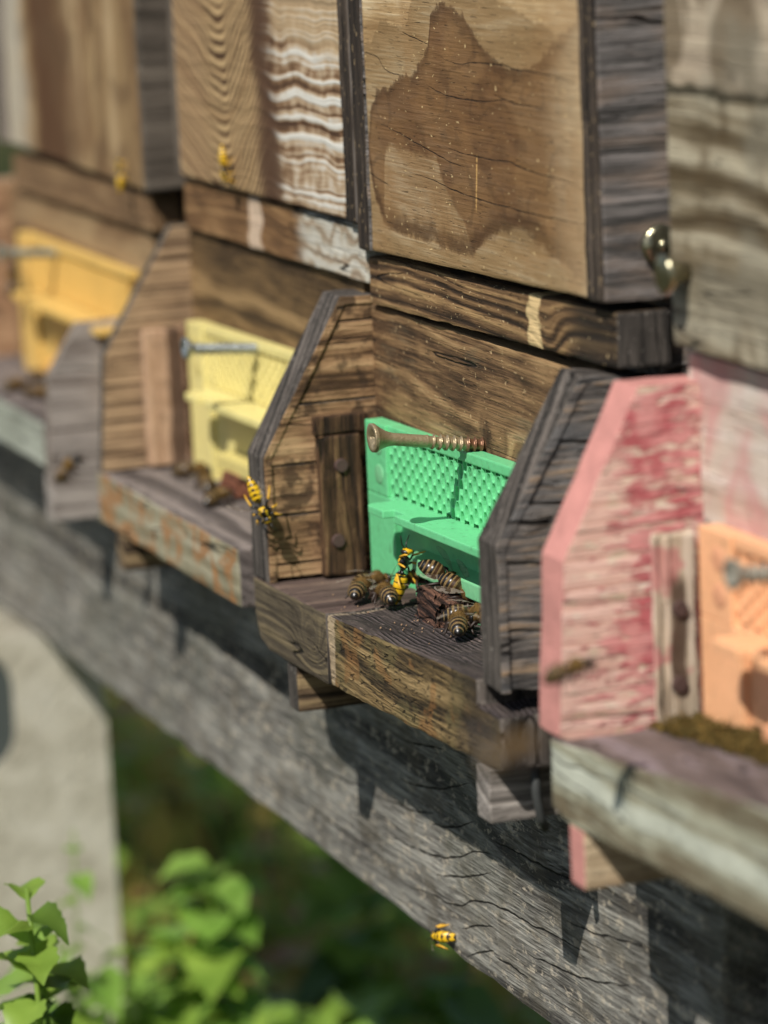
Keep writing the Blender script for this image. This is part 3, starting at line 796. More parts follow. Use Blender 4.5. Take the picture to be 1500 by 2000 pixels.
def hive_yellow():
    X0 = -150
    t = thing('beehive', 'tan striped beehive with a pale yellow plastic entrance', 'beehive', (X0, 0, -50), group=G4)
    timber('front_panel', box(13, 159, -4, 3, 59, 190, .7), [W['y_front']], t, 6, .22, 41)
    timber('side_wall', box(159.2, 167.0, -4.4, 110, 58.8, 190, .7), [W['g_strip'], W['y_side']], t, 6, .3, 42, rule=strip_rule)
    timber('side_wall', box(8.5, 12.8, -4.2, 110, 58.8, 190, .7), [W['y_strip'], W['y_side']], t, 6, .3, 43, rule=strip_rule)
    timber('lower_board', box(8.5, 166.5, -2, 8, 43, 57.6, .7), [W['y_lower'], W['dark']], t, 4, .3, 44, rule=lambda n, c: 1 if n.x < -.5 else 0)
    timber('porch_wall', box(4, 158, 0, 10, -30, 42.6, .5), W['y_wall'], t, 5, .25, 45)
    obj('inner_box', box(12, 160, 10.5, 105, -30, 185, 0), W['y_side'], t, UP)
    cheek(t, 0, 5, [(20, 43), (-5.5, 43.3), (-28.2, 6.5), (-31, -28.4), (20, -28.4)], [], W['y_cheek'], W['y_band'], 5, edge=False)
    a = poly_prism([(0, -29), (137.5, -28.6), (137.5, -44.6), (0, -44.4)], 'Y', -31.4, 12, .8)
    timber('landing_board', a, [W['y_land_top'], W['y_land_front'], W['y_band']], t, 4, .35, 46, rule=lambda n, c: 1 if n.y < -.5 else (2 if n.z < -.5 else 0))
    timber('support_block', box(16, 24, -31, -9.5, -55.5, -45, .5), W['g_cleat'], t, 3, .2, 47)
    guide(t, 4.8, 8.4, (-17.0, -4.0), (-28, 13), W['y_guide'], 48, ())
    slide(t, 15, 134, 7.5, .02, 'yellow')
    screw(t, 80, 15.4, 26, .09, 'yellow', 3.0, 1.4, .8, .93)

def hive_orange():
    X0 = -370
    t = thing('beehive', 'blurred far beehive with an amber plastic entrance', 'beehive', (X0, 0, -50), group=G4)
    timber('front_panel', tilt(box(30, 193, -4, 3, 54.5, 190, .7), -.02, 30), [W['o_front']], t, 8, .25, 61)
    timber('side_wall', box(193.3, 197.5, -4.3, 110, 51, 190, .7), [W['o_side'], W['o_side']], t, 8, .3, 62)
    timber('side_wall', box(14, 29.6, -4.3, 110, 54, 190, .7), [W['o_band'], W['o_side']], t, 8, .3, 67, rule=strip_rule)
    timber('lower_board', box(24, 191, -2, 8, 38, 50, .7), W['o_lower'], t, 6, .3, 63)
    timber('porch_wall', box(4, 186, 0, 10, -26, 37.7, .5), W['o_lower'], t, 6, .3, 64)
    obj('inner_box', box(32, 190, 10.5, 105, -24, 185, 0), W['o_side'], t, UP)
    cheek(t, 0, 6, [(20, 40), (-8, 40), (-30, 5), (-31, -24), (20, -24)], [], W['o_cheek'], W['o_band'], 7, edge=False)
    cheek(t, 157, 163, [(20, 8), (-19, 8), (-29.5, -8), (-31, -39.6), (20, -39.6)], [-25.5], W['o_out'], W['o_band'], 8, 'low pale grey porch side', edge=False)
    a = poly_prism([(0, -23.6), (156.5, -23.6), (156.5, -38), (0, -38)], 'Y', -31, 12, .8)
    timber('landing_board', a, [W['y_land_top'], W['o_land_front'], W['y_band']], t, 5, .35, 65, rule=lambda n, c: 1 if n.y < -.5 else (2 if n.z < -.5 else 0))
    timber('support_block', box(154.5, 163, -31, -9.5, -54.3, -40, .5), W['o_out'], t, 4, .2, 66)
    slide(t, 36, 172, 15.5, 0, 'amber')
    screw(t, 85, 21, 24, .09, 'amber', 3.0, 1.4, .8, .93)

def hive_pink():
    X0 = 200
    t = thing('beehive', 'near beehive in peeling pink and red paint with a peach plastic entrance', 'beehive', (X0, 0, -50), group=G4)
    timber('front_panel', box(8, 172, -4, 3, 51, 200, .7), [W['p_front']], t, 6, .25, 81)
    timber('side_wall', box(172.3, 180, -4, 110, 51, 200, .7), [W['y_strip'], W['y_side']], t, 8, .3, 82, rule=strip_rule)
    timber('porch_wall', box(6.5, 166, 0, 10, -30, 49, .5), W['p_wall'], t, 5, .3, 83)
    obj('inner_box', box(12, 170, 10.5, 105, -28, 185, 0), W['y_side'], t, UP)
    cheek(t, 0, 12.6, [(20, 42.5), (-14, 43.6), (-31.8, 9), (-34, -28), (-31.5, -29.2), (20, -29.2)], [], W['p_paint'], W['p_band'], 9, amp=.3, edge=False)
    cheek(t, 160, 172, [(20, 42.5), (-14, 43.6), (-31.8, 9), (-34, -28), (20, -28)], [], W['p_paint'], W['p_band'], 10, edge=False)
    a = poly_prism([(6, -29.4), (14, -28.6), (173, -12.5), (173, -38.5), (16, -45.8), (6, -44.5)], 'Y', -34, 12, .9)
    timber('landing_board', a, [W['p_land_top'], W['p_land_front'], W['p_band']], t, 4, .4, 84, rule=lambda n, c: 1 if n.y < -.5 else (2 if n.x < -.5 or n.z < -.5 else 0))
    timber('support_block', box(15.5, 22.8, -34, -9.5, -58, -45.6, .5), [W['p_band'], W['p_cleat']], t, 3, .25, 85, rule=lambda n, c: 0 if n.y < -.5 else 1)
    guide(t, 12.4, 15.6, (-12.6, -3.6), (-28.8, 13), W['p_guide'], 86, ((-7.6, -3), (-8.2, -19)))
    slide(t, 21, 159, 6.8, .01, 'peach')
    screw(t, 75, 15, 24, .09, 'peach', 3.1, 1.4, .8, .93)
    bm = tube([(16.5, -10, 67), (16.5, -9.4, 67), (16.5, -6.0, 67), (16.5, -3, 67)], [3.6, 4.4, 2.0, 1.8], 24)
    obj('bolt_head', bm, W['bolt'], t, UP, smooth=True)

s_ = Mt('shiny_bolt', .22, 5, .8); s_.color(S('#8d8870')); s_.b.inputs['Metallic'].default_value = .9; s_.bump(s_.iso(.35, 3), .0006); W['bolt'] = s_.mat
hive_green(); hive_yellow(); hive_orange(); hive_pink()

# ---------------------------------------------------------------- bees and wasps
def solid(name, c, rough=.4, spec=.5, **kw):
    s = Mt(name, rough, 3, spec); n = s.iso(1.2, 3)
    s.color(s.mix(n, S(c, .6), S(c, 1.5)))
    for k_, v in kw.items(): s.b.inputs[k_.replace('_', ' ')].default_value = v
    return s.mat
K = {'bk': solid('black_shell', '#15110d', .3, .6), 'br': solid('brown_shell', '#3a2616', .35), 'tan': solid('tan_hair', '#756140', .9, .1),
     'fz': solid('brown_fuzz', '#5c4727', .95, .1), 'ye': solid('yellow_shell', '#cfa51a', .35), 'yl': solid('yellow_leg', '#cf9e2a', .45), 'dk': solid('dark_leg', '#2a1c12', .5)}
def wing_mat():
    s = Mt('clear_wing', .35, 11, .4)
    n = s.noise(s.mul(s.x, .9), s.mul(s.y, .9), 0.0, 2)
    s.color(s.mix(s.step(n, .46, .5), S('#5f5040'), S('#a89a8c')))
    s.b.inputs['Alpha'].default_value = .34
    return s.mat
WING = wing_mat()

def lofted(stations, band, bend=None, NT=18, NX=72):
    """stations: x, z, half width, half height; band(x) gives the material index"""
    bm = bmesh.new(); rings = []
    xs = [q[0] for q in stations]
    def at(x):
        for a, b in zip(stations, stations[1:]):
            if a[0] <= x <= b[0]:
                t = (x - a[0]) / (b[0] - a[0]); t = t * t * (3 - 2 * t) * .5 + t * .5
                return [a[i] + t * (b[i] - a[i]) for i in range(4)]
        return stations[-1]
    for i in range(NX + 1):
        x = xs[0] + (xs[-1] - xs[0]) * i / NX
        q = at(x)
        rings.append([bm.verts.new((x, q[2] * math.cos(2 * math.pi * j / NT), q[1] + q[3] * math.sin(2 * math.pi * j / NT))) for j in range(NT)])
    for i, (a, b) in enumerate(zip(rings, rings[1:])):
        xm = xs[0] + (xs[-1] - xs[0]) * (i + .5) / NX
        for j in range(NT):
            f = bm.faces.new((a[j], a[(j + 1) % NT], b[(j + 1) % NT], b[j]))
            f.material_index = band(xm, (j + .5) / NT); f.smooth = True
    bm.faces.new(rings[0][::-1]); bm.faces.new(rings[-1])
    return bm, at

def setmat(bm, i):
    for f in bm.faces: f.material_index = i; f.smooth = True
    return bm

def wing_mesh(root, tip, width, up=Vector((0, 0, 1)), n=10):
    bm = bmesh.new(); a = Vector(root); b = Vector(tip); d = b - a
    sd_ = d.cross(up).normalized(); L, R_, Cn = [], [], []
    for i in range(n + 1):
        t = i / n; w = width * (math.sin(math.pi * min(1, t * .93 + .03)) ** .7) * (.45 + .75 * t)
        c = a + d * t + up * .25 * math.sin(math.pi * t)
        L.append(bm.verts.new(c + sd_ * w * .35 + up * .1)); R_.append(bm.verts.new(c - sd_ * w)); Cn.append(bm.verts.new(c - up * .06))
    for i in range(n):
        bm.faces.new((L[i], L[i + 1], Cn[i + 1], Cn[i])); bm.faces.new((Cn[i], Cn[i + 1], R_[i + 1], R_[i]))
    return bm

def frame(h, u):
    h = Vector(h).normalized(); y = Vector(u).cross(h).normalized(); z = h.cross(y)
    return Matrix((h, y, z)).transposed().to_euler()

def bee(name, label, loc, h, u=(0, 0, 1), group=None, spread=0.35, hang=0, scale=1.0, seed=1, fuzz=420):
    rnd = random.Random(seed)
    st = [(-7.3, -.9, .15, .15), (-6.9, -.8, .85, .8), (-6.0, -.5, 1.55, 1.5), (-4.8, -.2, 2.05, 2.0), (-3.4, 0, 2.3, 2.2), (-2.0, .1, 2.15, 2.0), (-1.0, .1, 1.5, 1.4),
          (-.4, .1, .7, .7), (.2, .2, 1.3, 1.3), (1.2, .4, 2.0, 2.0), (2.4, .3, 2.05, 1.9), (3.4, .1, 1.3, 1.2), (3.8, 0, .7, .7), (4.15, -.2, 1.5, 1.2), (4.8, -.4, 1.85, 1.6), (5.4, -.6, 1.4, 1.5), (5.9, -.8, .4, .6)]
    def band(x, a):
        if x < -6.65: return 0
        if x < -.5:
            return 2 if ((x + 6.45) % 1.2) > .72 else (1 if x > -3.2 or ((x + 6.45) % 1.2) < .15 else 0)
        if x < 3.7: return 3
        return 3 if x < 4.4 else 0
    bm, at = lofted(st, band)
    for sx, y0 in ((2.6, 1.2), (1.5, 1.4), (.6, 1.3)):
        for sg in (-1, 1):
            fx = {2.6: 4.4, 1.5: 1.3, .6: -2.6}[sx] + rnd.uniform(-.5, .5)
            foot = -2.35 if not hang else -3.4
            P = [(sx, sg * y0, -.9), (sx + (fx - sx) * .35, sg * 2.5, -.5 - hang), (sx + (fx - sx) * .8, sg * 3.2, -1.9 - hang), (fx, sg * (3.4 - hang), foot - hang)]
            bm = join(bm, setmat(tube(P, [.35, .42, .34, .14], 6), 4))
    for sg in (-1, 1):
        bm = join(bm, setmat(tube([(5.3, sg * .5, .1), (6.2, sg * .9, .6), (7.6, sg * 1.5, -.1)], [.14, .13, .12], 5), 4))
        e = bmesh.new(); bmesh.ops.create_uvsphere(e, u_segments=12, v_segments=8, radius=1); bmesh.ops.scale(e, vec=(.65, .5, 1.05), verts=e.verts)
        bmesh.ops.translate(e, vec=(4.9, sg * 1.45, -.3), verts=e.verts); bm = join(bm, setmat(e, 0))
    for i in range(fuzz):                                      # fine hair
        if rnd.random() < .62: x = rnd.uniform(-.2, 3.7)
        else: x = rnd.choice([-5.5, -4.3, -3.1, -1.9]) + rnd.uniform(-.2, .2)
        a = rnd.uniform(-.35, math.pi + .35); q = at(x)
        nrm = Vector((0, math.cos(a), math.sin(a))); p = Vector((x, q[2] * math.cos(a), q[1] + q[3] * math.sin(a)))
        L_ = rnd.uniform(.35, .75) if x > -.3 else .28
        t_ = Vector((rnd.uniform(-.5, .2), rnd.uniform(-.3, .3), rnd.uniform(-.3, .3)))
        sd_ = Vector((1, 0, 0)).cross(nrm) * .05
        f = bm.faces.new([bm.verts.new(p - sd_), bm.verts.new(p + sd_), bm.verts.new(p + (nrm + t_) * L_)]); f.material_index = 2 if x < -.3 else 3
    for v in bm.verts: v.co *= scale
    t = thing(name, label, 'bee', loc, frame(h, u), group)
    obj('body', bm, [K['bk'], K['br'], K['tan'], K['fz'], K['dk']], t)
    for sg in (-1, 1):
        w = wing_mesh((1.0 * scale, sg * 1.1 * scale, 1.9 * scale), (-6.2 * scale * (1 - spread * .3), sg * (1.5 + 9 * spread) * scale, (2.0 + spread) * scale), 1.5 * sg * -scale)
        obj('wing', w, WING, t)
    return t

def wasp(name, label, loc, h, u=(0, 0, 1), spread=.12, curl=0.0, seed=1, legs='walk', group=None, one_wing=None, scale=.9):
    rnd = random.Random(seed)
    st = [(-9.2, 0, .08, .08), (-8.6, 0, .55, .5), (-7.4, 0, 1.2, 1.15), (-5.8, 0, 1.85, 1.75), (-4.0, 0, 2.15, 2.0), (-2.4, 0, 2.05, 1.9), (-1.4, 0, 1.5, 1.4), (-.7, 0, .45, .45), (-.3, 0, .3, .3),
          (.1, .1, .8, .8), (.9, .2, 1.5, 1.5), (2.0, .3, 1.75, 1.75), (3.1, .2, 1.4, 1.35), (3.6, .1, .55, .55), (3.9, 0, 1.3, 1.2), (4.5, -.2, 1.75, 1.55), (5.1, -.4, 1.5, 1.6), (5.5, -.6, .5, .9)]
    def band(x, a):
        if x < -.9:
            ph = (x + 9.2) % 1.55
            dip = .45 * (1 if abs(a - .25) < .06 else 0)        # black notch along the back
            return 0 if (ph > 1.12 - dip and x > -8.4) or x > -1.3 else 1
        if x < 3.5:
            if .5 < x < 1.1 and .12 < a < .38: return 1
            if 1.2 < x < 1.7 and abs(a - .25) < .07: return 1
            if 1.6 < x < 3.3 and (abs(a - .09) < .045 or abs(a - .41) < .045): return 1
            return 0
        if x > 4.9: return 1
        return 0 if .08 < a < .42 else 1
    bm, at = lofted(st, band, NT=20, NX=96)
    for v in bm.verts: v.co.y *= .84; v.co.z *= .84
    for v in bm.verts:
        if curl and v.co.x < -.3:
            d = -.3 - v.co.x; a = curl * d / 9
            p = Vector((v.co.x + .3, 0, v.co.z)); v.co.x = -.3 + p.x * math.cos(a) - p.z * math.sin(a) * 0; v.co.z = p.z - d * math.sin(a)
    for i, (sx, fx) in enumerate(((2.6, 5.2), (1.6, 1.8), (.7, -4.0))):
        for sg in (-1, 1):
            z0 = -3.0
            if legs == 'fly': P = [(sx, sg * 1, -.8), (sx + (fx - sx) * .5, sg * 2.2, -2.6), (fx, sg * 2.4, -5 + i * .4), (fx - .5, sg * 2.2, -7.0)]
            else: P = [(sx, sg * 1, -.8), (sx + (fx - sx) * .35, sg * 2.7, -.2), (sx + (fx - sx) * .75, sg * 3.5, -1.9), (fx + rnd.uniform(-.6, .6), sg * 3.9, z0)]
            a = tube(P[:2], [.26, .34], 6); b_ = tube(P[1:], [.34, .27, .14], 6)
            bm = join(bm, setmat(a, 0), setmat(b_, 2))
    for sg in (-1, 1):
        bm = join(bm, setmat(tube([(5.2, sg * .4, .4), (6.2, sg * .9, 1.2), (8.4, sg * 1.9, 1.4)], [.17, .15, .14], 5), 0))
        e = bmesh.new(); bmesh.ops.create_uvsphere(e, u_segments=12, v_segments=8, radius=1); bmesh.ops.scale(e, vec=(.6, .45, 1.05), verts=e.verts)
        bmesh.ops.translate(e, vec=(4.6, sg * 1.45, -.2), verts=e.verts); bm = join(bm, setmat(e, 0))
    for v in bm.verts: v.co *= scale
    t = thing(name, label, 'wasp', loc, frame(h, u), group)
    obj('body', bm, [K['bk'], K['ye'], K['yl']], t)
    for sg in (-1, 1):
        sp = spread if one_wing is None or one_wing == sg else .1
        w = wing_mesh((1.2 * scale, sg * 1.0 * scale, 1.35 * scale), (-7.4 * (1 - sp * .6) * scale, sg * (1.6 + 9 * sp) * scale, (1.6 + sp * 2) * scale), -1.1 * sg * scale)
        obj('wing', w, WING, t)
    return t

GB = 'bees crowding the green entrance'
bee('honeybee', 'dark honeybee farthest left on the green hive landing board', (49, -19, -28.6), (-.75, .5, 0), group=GB, seed=1)
bee('honeybee', 'striped honeybee with a black shiny tail beside the upright wasp', (59, -16.0, -28.4), (-.97, .12, 0), group=GB, seed=2)
bee('honeybee', 'honeybee squeezing in behind the upright wasp against the green plastic', (60, -6.5, -25.5), (-.3, -.95, .05), group=GB, seed=3)
bee('honeybee', 'pale banded honeybee on top of the dark rotten wood chip', (84, -9.5, -20.4), (.38, .74, -.53), (.55, -.3, .8), group=GB, seed=4)
bee('honeybee', 'striped honeybee in front of the wood chip, black tail towards the open', (109, -16, -26.0), (-.85, .35, .03), group=GB, seed=5)
bee('honeybee', 'honeybee half hidden by the dark porch side, behind the striped one', (113, -9, -25.4), (-.75, -.6, .05), group=GB, seed=6)
bee('honeybee', 'honeybee lying across the far end of the wood chip, head down', (92, -8, -22.5), (.5, .55, -.45), (.5, -.4, .8), group=GB, seed=21)
bee('honeybee', 'honeybee wedged between the wood chip and the charcoal porch side', (103, -10.5, -25.6), (.3, .9, 0), group=GB, seed=22)
bee('honeybee', 'small dark honeybee pressed against the brown porch side', (41, -13, -28.8), (-.2, .9, 0), group=GB, seed=23, scale=.9)
wasp('wasp', 'yellow and black wasp standing upright at the green entrance', (62.0, -12.2, -22.4), (.10, .22, 1), (-.75, -.5, .2), spread=.08, seed=3, legs='walk', scale=1.0)
wasp('wasp', 'wasp flying head down beside the brown porch side with one wing raised', (19.5, -34.6, -11.0), (.22, .30, -.93), (.85, -.5, .1), spread=.75, seed=4, legs='walk', one_wing=-1)
wasp('wasp', 'wasp curled on the lower edge of the grey beam', (60, -6.6, -118.5), (-.93, .15, -.25), (.35, -.93, .25), spread=.3, curl=.9, seed=5, scale=.8)
wasp('wasp', 'wasp on the swirling grain board above the yellow entrance', (-85, -7.0, 65), (.1, 0, -1), (0, -1, 0), seed=6, scale=.75)
wasp('wasp', 'blurred wasp low on the mottled board above the amber entrance', (-193, -7.0, 55.5), (-.1, 0, 1), (0, -1, 0), seed=7, scale=.7)
GY = 'bees on the yellow hive landing board'
bee('honeybee', 'blurred honeybee close under the left end of the yellow plastic', (-121, -9.5, -26.2), (.5, .8, 0), group=GY, seed=8, fuzz=100)
bee('honeybee', 'blurred honeybee between two others on the yellow hive board', (-100, -12.5, -26.2), (-.9, .2, 0), group=GY, seed=9, fuzz=100)
bee('honeybee', 'blurred dark honeybee nearest the brown porch side on the yellow hive board', (-76, -16.5, -26.0), (-.6, .7, 0), group=GY, seed=10, fuzz=100)
GO = 'bees on the amber hive landing board'
bee('honeybee', 'blurred honeybee at the far left of the amber hive board', (-283, -22, -21.4), (-.6, .7, 0), group=GO, seed=11, fuzz=60)
bee('honeybee', 'blurred honeybee on the amber hive board nearest the low grey porch side', (-262, -19, -21.4), (.8, .5, 0), group=GO, seed=12, fuzz=60)
bee('honeybee', 'blurred honeybee behind the other two, under the amber sill', (-297, -10, -21.4), (1, .1, 0), group=GO, seed=13, fuzz=60)
bee('honeybee', 'dark blurred bee clinging to the amber plastic above its shelf', (-319, -11.5, 9), (.2, 0, 1), (0, -1, 0), seed=14, fuzz=60)
bee('honeybee', 'yellowish bee flying past the low grey porch side of the far hive', (-155, -39, -28), (.6, .3, .55), (.2, -.6, 1), spread=.7, hang=.4, seed=15, fuzz=60)
bee('honeybee', 'slim blurred bee flying in front of the peeling red paint', (262, -52, -.5), (.5, .55, .28), (-.2, -.3, 1), spread=.8, hang=.4, seed=16, fuzz=100, scale=.85)
bee('honeybee', 'very blurred brown bee flying closest to the lens below the charcoal porch side', (414, -125, 28.8), (-.2, .9, .2), spread=.8, hang=.4, seed=17, fuzz=100, scale=.85)

# a crumbled chip of dark rotten wood
b = poly_prism([(0, 0), (21, 0), (20, 7.5), (12, 9), (2, 8.2)], 'Y', -5, 4, .8)
slice_up(b, 1.6)
for v in b.verts:
    p = v.co; a = noise.noise(Vector((p.x * .12, p.y * 1.1, p.z * 1.1))) + .5 * noise.noise(Vector((p.x * .5, p.y * 2.3, p.z * 2.3)))
    v.co = p + Vector((a * 1.6, a * .9, a * .9))
W['chip'] = wood('rotten_dark_wood', ['#1c1310', '#3d2a22', '#6b4c3c'], 'X', 90, .8, 4, fib=1.3, contrast=1.4, crack=.8, bump=2)
ch = obj('wood_chip', b, W['chip'], None, (74, -8.5, -31.8)); ch.rotation_euler = (0, .0, math.radians(-8))
ch['label'] = 'dark splintered chip of rotten wood lying at the green entrance'; ch['category'] = 'wood chip'
b = poly_prism([(0, 0), (17, 0), (16, 6), (3, 6)], 'Y', -4, 4, .8); slice_up(b, 2); roughen(b, .7, .2, 5)
W['chip2'] = wood('reddish_wood', ['#4a2c20', '#7a4c38', '#96664c'], 'X', 91, .4, 4)
ch = obj('wood_chip', b, W['chip2'], None, (-96, -6, -28.2))
ch['label'] = 'reddish brown wood chip lying under the yellow entrance'; ch['category'] = 'wood chip'

# moss grown along the back of the pink hive's landing board
def moss():
    rnd = random.Random(5); vs_, fs, mi = [], [], []
    for i in range(22000):
        x = rnd.uniform(213, 366); y = -rnd.uniform(.5, 14.5) - 2 * noise.noise(Vector((x * .08, 0, 0)))
        hgt = 2.6 * (1 - ((y + 8) / 9) ** 4) + 1.8 * noise.noise(Vector((x * .2, y * .2, 1)))
        if hgt < .2: continue
        z = -29.0 + (x - 206) * .1 + rnd.random() * hgt
        r = rnd.uniform(.25, .7); e = Euler((rnd.uniform(0, 6), rnd.uniform(0, 6), rnd.uniform(0, 6))).to_matrix()
        n0 = len(vs_)
        for q in ((-r, 0, 0), (0, r * .5, r * .3), (r, 0, 0), (0, -r * .5, r * .3)): vs_.append(tuple((Vector((x, y, z)) + e @ Vector(q)) * MM))
        fs.append((n0, n0 + 1, n0 + 2, n0 + 3)); mi.append(rnd.choice([0, 0, 0, 1, 2]))
    me = bpy.data.meshes.new('moss'); me.from_pydata(vs_, [], fs)
    for c in ('#5a4a28', '#7d6536', '#4a4426'): me.materials.append(plain('moss_' + c[1:], c, .95, spec=.1))
    me.polygons.foreach_set('material_index', mi)
    o = bpy.data.objects.new('moss', me); col.objects.link(o); o['kind'] = 'stuff'
    o['label'] = 'brown and olive moss along the back of the pink hive landing board'; o['category'] = 'moss'
moss()

# ---------------------------------------------------------------- ground and weeds
def leaf_mat(name, c1, c2, rough=.45):
    s = Mt(name, rough, len(name) * 5.5, .35)
    n = s.iso(.05, 4, .3)
    s.color(s.ramp(n, [(.3, S(c1)), (.7, S(c2))]))
    tr = s.nt.nodes.new('ShaderNodeBsdfTranslucent'); tr.inputs[0].default_value = S(c2, 1.6)
    mx = s.nt.nodes.new('ShaderNodeMixShader'); mx.inputs[0].default_value = .35
    out = s.nt.nodes['Material Output']
    s.nt.links.new(s.b.outputs[0], mx.inputs[1]); s.nt.links.new(tr.outputs[0], mx.inputs[2]); s.nt.links.new(mx.outputs[0], out.inputs[0])
    return s.mat
LM = [leaf_mat('bright_leaf', '#5f8530', '#8caa52'), leaf_mat('mid_leaf', '#5c7a2a', '#8ea848'), leaf_mat('dark_leaf', '#3a5220', '#5f7a30'),
      leaf_mat('olive_leaf', '#8a8442', '#b09c54'), leaf_mat('dry_leaf', '#80623a', '#a88258')]

s = Mt('earth', .98, 400, .1); n_ = s.iso(.01, 6, .4, .65)
s.color(s.ramp(n_, [(.3, S('#1f2413')), (.5, S('#343a1e')), (.65, S('#4a4527')), (.8, S('#33401c'))])); s.bump(s.iso(.05, 5), .01)
bm = bmesh.new(); N_ = 60
gv = [[None] * (N_ + 1) for _ in range(N_ + 1)]
def gp(i): t = (i / N_) * 2 - 1; return 60000 * math.copysign(abs(t) ** 3.2, t)
for i in range(N_ + 1):
    for j in range(N_ + 1):
        x, y = gp(i) - 600, gp(j) + 200
        gv[i][j] = bm.verts.new((x, y, -402 + 25 * noise.noise(Vector((x * .003, y * .003, 0))) - 12))
for i in range(N_):
    for j in range(N_): bm.faces.new((gv[i][j], gv[i + 1][j], gv[i + 1][j + 1], gv[i][j + 1]))
g = obj('ground', bm, s.mat, smooth=True); g['kind'] = 'structure'

def add_leaf(V, F, MI, base, d, up, L, Wd, mi, fold=.25, droop=.35, n=5, serr=0.0, rnd=random, wav=0.0):
    d = d.normalized(); sd_ = d.cross(up).normalized(); up2 = sd_.cross(d)
    n0 = len(V)
    for i in range(n + 1):
        t = i / n; w = Wd * math.sin(math.pi * (t ** .8)) if 0 < i < n else Wd * .04
        w *= 1 + serr * ((i % 2) * 2 - 1)
        c = base + d * L * t - up2 * droop * L * t * t
        ph = t * 9 + L
        V += [c - sd_ * w + up2 * (fold * w + wav * w * math.sin(ph)), c, c + sd_ * w + up2 * (fold * w + wav * w * math.cos(ph))]
    for i in range(n):
        a = n0 + i * 3
        F += [(a, a + 1, a + 4, a + 3), (a + 1, a + 2, a + 5, a + 4)]; MI += [mi, mi]

def mk(name, V, F, MI, mats, parent=None, base=(0, 0, 0), smooth=True):
    me = bpy.data.meshes.new(name); me.from_pydata([tuple(Vector(v) * MM) for v in V], [], F)
    for m_ in mats: me.materials.append(m_)
    me.polygons.foreach_set('material_index', MI)
    if smooth: me.polygons.foreach_set('use_smooth', [True] * len(F))
    o = bpy.data.objects.new(name, me); col.objects.link(o); o.parent = parent; o.location = Vector(base) * MM
    return o

def weeds():
    rnd = random.Random(11); V, F, MI = [], [], []
    for i in range(15000):
        x = -300 - rnd.random() ** 1.3 * 2600; y = rnd.uniform(-160, 900)
        if -470 < x < -320 and y < 30: continue
        h_ = rnd.random() ** 1.5 * (130 + 60 * noise.noise(Vector((x * .004, y * .004, 3))))
        if noise.noise(Vector((x * .01, y * .01, 7))) < -.25: continue
        b_ = Vector((x, y, -412 + h_))
        if rnd.random() < .35:      # blades
            d = Vector((rnd.uniform(-.5, .5), rnd.uniform(-.5, .5), 1)); L_, w_ = rnd.uniform(50, 120), rnd.uniform(1.2, 2.5); b_.z = -412; dr = .2
        else:
            d = Vector((rnd.uniform(-1, 1), rnd.uniform(-1, 1), rnd.uniform(-.1, .7))); L_ = rnd.uniform(14, 38); w_ = L_ * rnd.uniform(.22, .38); dr = .3
        k_ = noise.noise(Vector((x * .006, y * .006, 1)))
        mi = rnd.choice([1, 1, 2, 3, 0] if k_ > .05 and x > -900 else [3, 1, 4, 3, 0, 1])
        add_leaf(V, F, MI, b_, d, Vector((0, 0, 1)) if abs(d.normalized().z) < .9 else Vector((1, 0, 0)), L_, w_, mi, droop=dr, n=3)
    o = mk('weeds', V, F, MI, LM); o['kind'] = 'stuff'; o['label'] = 'tangled green weeds and grass covering the ground behind the stand'; o['category'] = 'weeds'
weeds()

def plant(label, foot, top, leaves, L_, ratio, mats, seed, stem_r=1.6, bright=(0, 1), serr=0.0, lean=0.5, name='leafy_weed', start=.35, group='weeds growing beside the stand'):
    rnd = random.Random(seed)
    t = thing(name, label, 'plant', foot, group=group)
    top = Vector(top) - Vector(foot); pts = []
    for i in range(9):
        q = i / 8; pts.append(Vector((top.x * q, top.y * q, top.z * q)) + Vector((noise.noise(Vector((q * 3, seed, 0))), noise.noise(Vector((q * 3, seed, 5))), 0)) * 8 * math.sin(math.pi * q))
    obj('stem', tube(pts, [stem_r * (1 - .6 * i / 8) for i in range(9)], 7), LM[1], t, smooth=True)
    V, F, MI = [], [], []
    for i in range(leaves):
        q = start + (1 - start) * (i + rnd.random() * .5) / leaves; k_ = min(7, int(q * 8)); f = q * 8 - k_
        b_ = pts[k_].lerp(pts[k_ + 1], min(1, f))
        a = i * 2.4 + rnd.uniform(-.4, .4); el = rnd.uniform(-.1, .7)
        d = Vector((math.cos(a), math.sin(a), el)); sz = L_ * (1.1 - .5 * abs(q - .6)) * rnd.uniform(.75, 1.2)
        add_leaf(V, F, MI, b_, d, Vector((0, 0, 1)), sz, sz * ratio, rnd.choice(bright), fold=rnd.uniform(.1, .7), droop=rnd.uniform(.1, 1.0), n=14, serr=serr, wav=.22)
    mk('leaf_cluster', V, F, MI, LM, t)
    return t
plant('curled leafy weed with jagged leaves in the sharp lower left corner', (40, -100, -402), (6, -99, -107), 26, 17, .46, LM, 1, serr=.06, bright=(1, 1, 2, 0), start=.66)
plant('jagged leaved weed stem just below the corner weed', (20, -104, -402), (-12, -92, -128), 26, 18, .44, LM, 2, serr=.06, bright=(1, 2, 0, 2), start=.62)
plant('bright broad leaved plant standing tallest under the beam', (-280, 30, -402), (-300, 42, -202), 24, 24, .48, LM, 3, bright=(0, 0, 0, 1), start=.62)
plant('broad leaved plant just in front of the tallest one', (-280, 24, -402), (-296, 30, -226), 26, 24, .42, LM, 4, bright=(0, 0, 1), start=.5)
plant('short bright plant close to the foot of the concrete pillar', (-300, -22, -402), (-262, -14, -222), 22, 22, .42, LM, 5, bright=(0, 1, 0), start=.45)
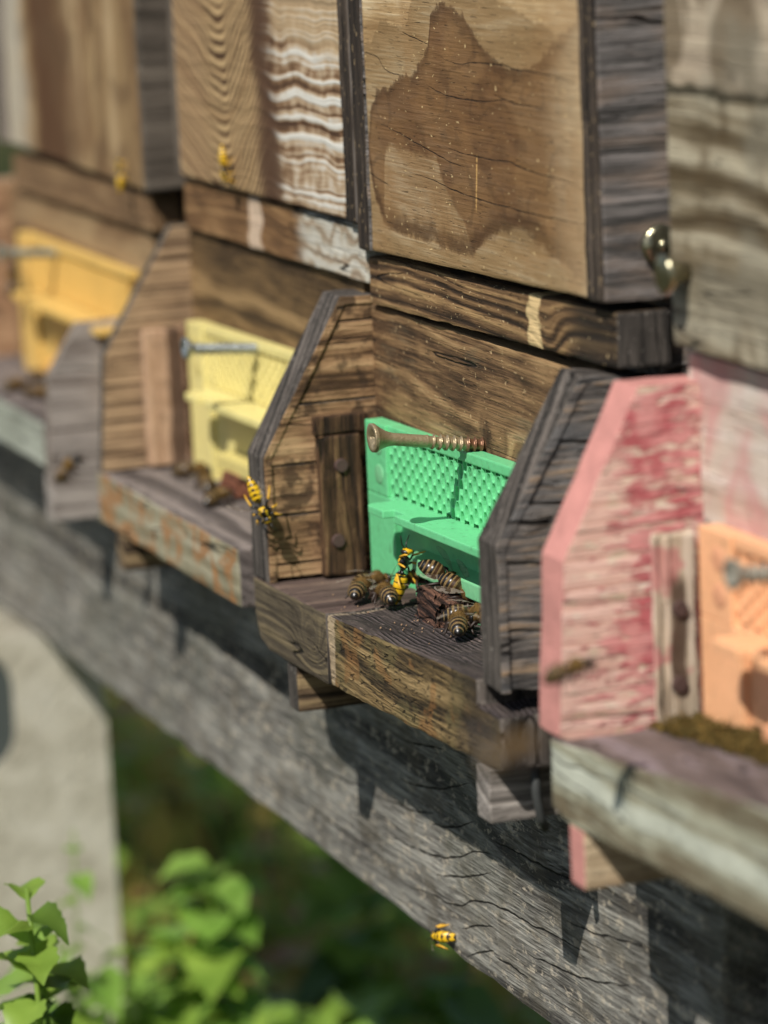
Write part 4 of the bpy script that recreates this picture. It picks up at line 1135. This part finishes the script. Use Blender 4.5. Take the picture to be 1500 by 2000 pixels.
plant('thin weed climbing in front of the concrete pillar', (-270, -30, -402), (-250, -20, -168), 10, 12, .36, LM, 6, stem_r=.8, bright=(1, 0), start=.6)
plant('leafy weed at the bottom edge below the wasp on the beam', (-270, 84, -402), (-290, 92, -256), 22, 26, .42, LM, 7, bright=(0, 1, 1))
plant('dark leafy weed in the shade right of the bright plant', (-430, 140, -402), (-440, 148, -238), 22, 30, .42, LM, 8, bright=(1, 2, 1))
plant('dark leafy weed nearest the beam in the shade', (-290, 122, -402), (-300, 128, -258), 18, 28, .42, LM, 9, bright=(1, 2, 0))
plant('low bright weed between the corner weed and the broad leaved plant', (-215, -46, -402), (-205, -42, -196), 22, 20, .42, LM, 10, bright=(0, 1, 0), start=.55)
plant('low bright weed spreading below the tallest plant', (-255, 50, -402), (-262, 58, -246), 24, 26, .42, LM, 12, bright=(0, 1, 0), start=.5)
plant('low leafy weed just left of the one with broad leaves', (-265, 8, -402), (-274, 12, -236), 24, 24, .45, LM, 13, bright=(0, 0, 1), start=.5)

plant('mid green weed at the bottom edge left of the one below the wasp', (-245, 66, -402), (-252, 70, -252), 22, 24, .42, LM, 14, bright=(0, 1, 1), start=.5)
plant('mid green weed lowest in the gap under the beam', (-225, 96, -402), (-232, 100, -262), 22, 24, .42, LM, 15, bright=(1, 1, 0), start=.5)
plant('thin bright weed beside the pillar edge', (-262, 0, -402), (-268, 3, -214), 16, 16, .4, LM, 16, stem_r=1, bright=(0, 1), start=.5)

def crumbs():
    rnd = random.Random(3); bm = None
    for i in range(34):
        x = rnd.gauss(92, 13) if i < 24 else rnd.uniform(20, 150); y = rnd.uniform(-28, -12); r = rnd.uniform(.14, .36)
        c = bmesh.new(); bmesh.ops.create_icosphere(c, subdivisions=1, radius=r)
        for v in c.verts: v.co *= rnd.uniform(.6, 1.2)
        bmesh.ops.translate(c, vec=(x, y, -32.2 + max(0, x - 58) * .053 + r * .4), verts=c.verts)
        bm = c if bm is None else join(bm, c)
    o = obj('crumbs', bm, plain('pale_crumb', '#8a7058', .9)); o['kind'] = 'stuff'
    o['label'] = 'pale wax and wood crumbs strewn on the green hive landing board'; o['category'] = 'crumbs'
crumbs()
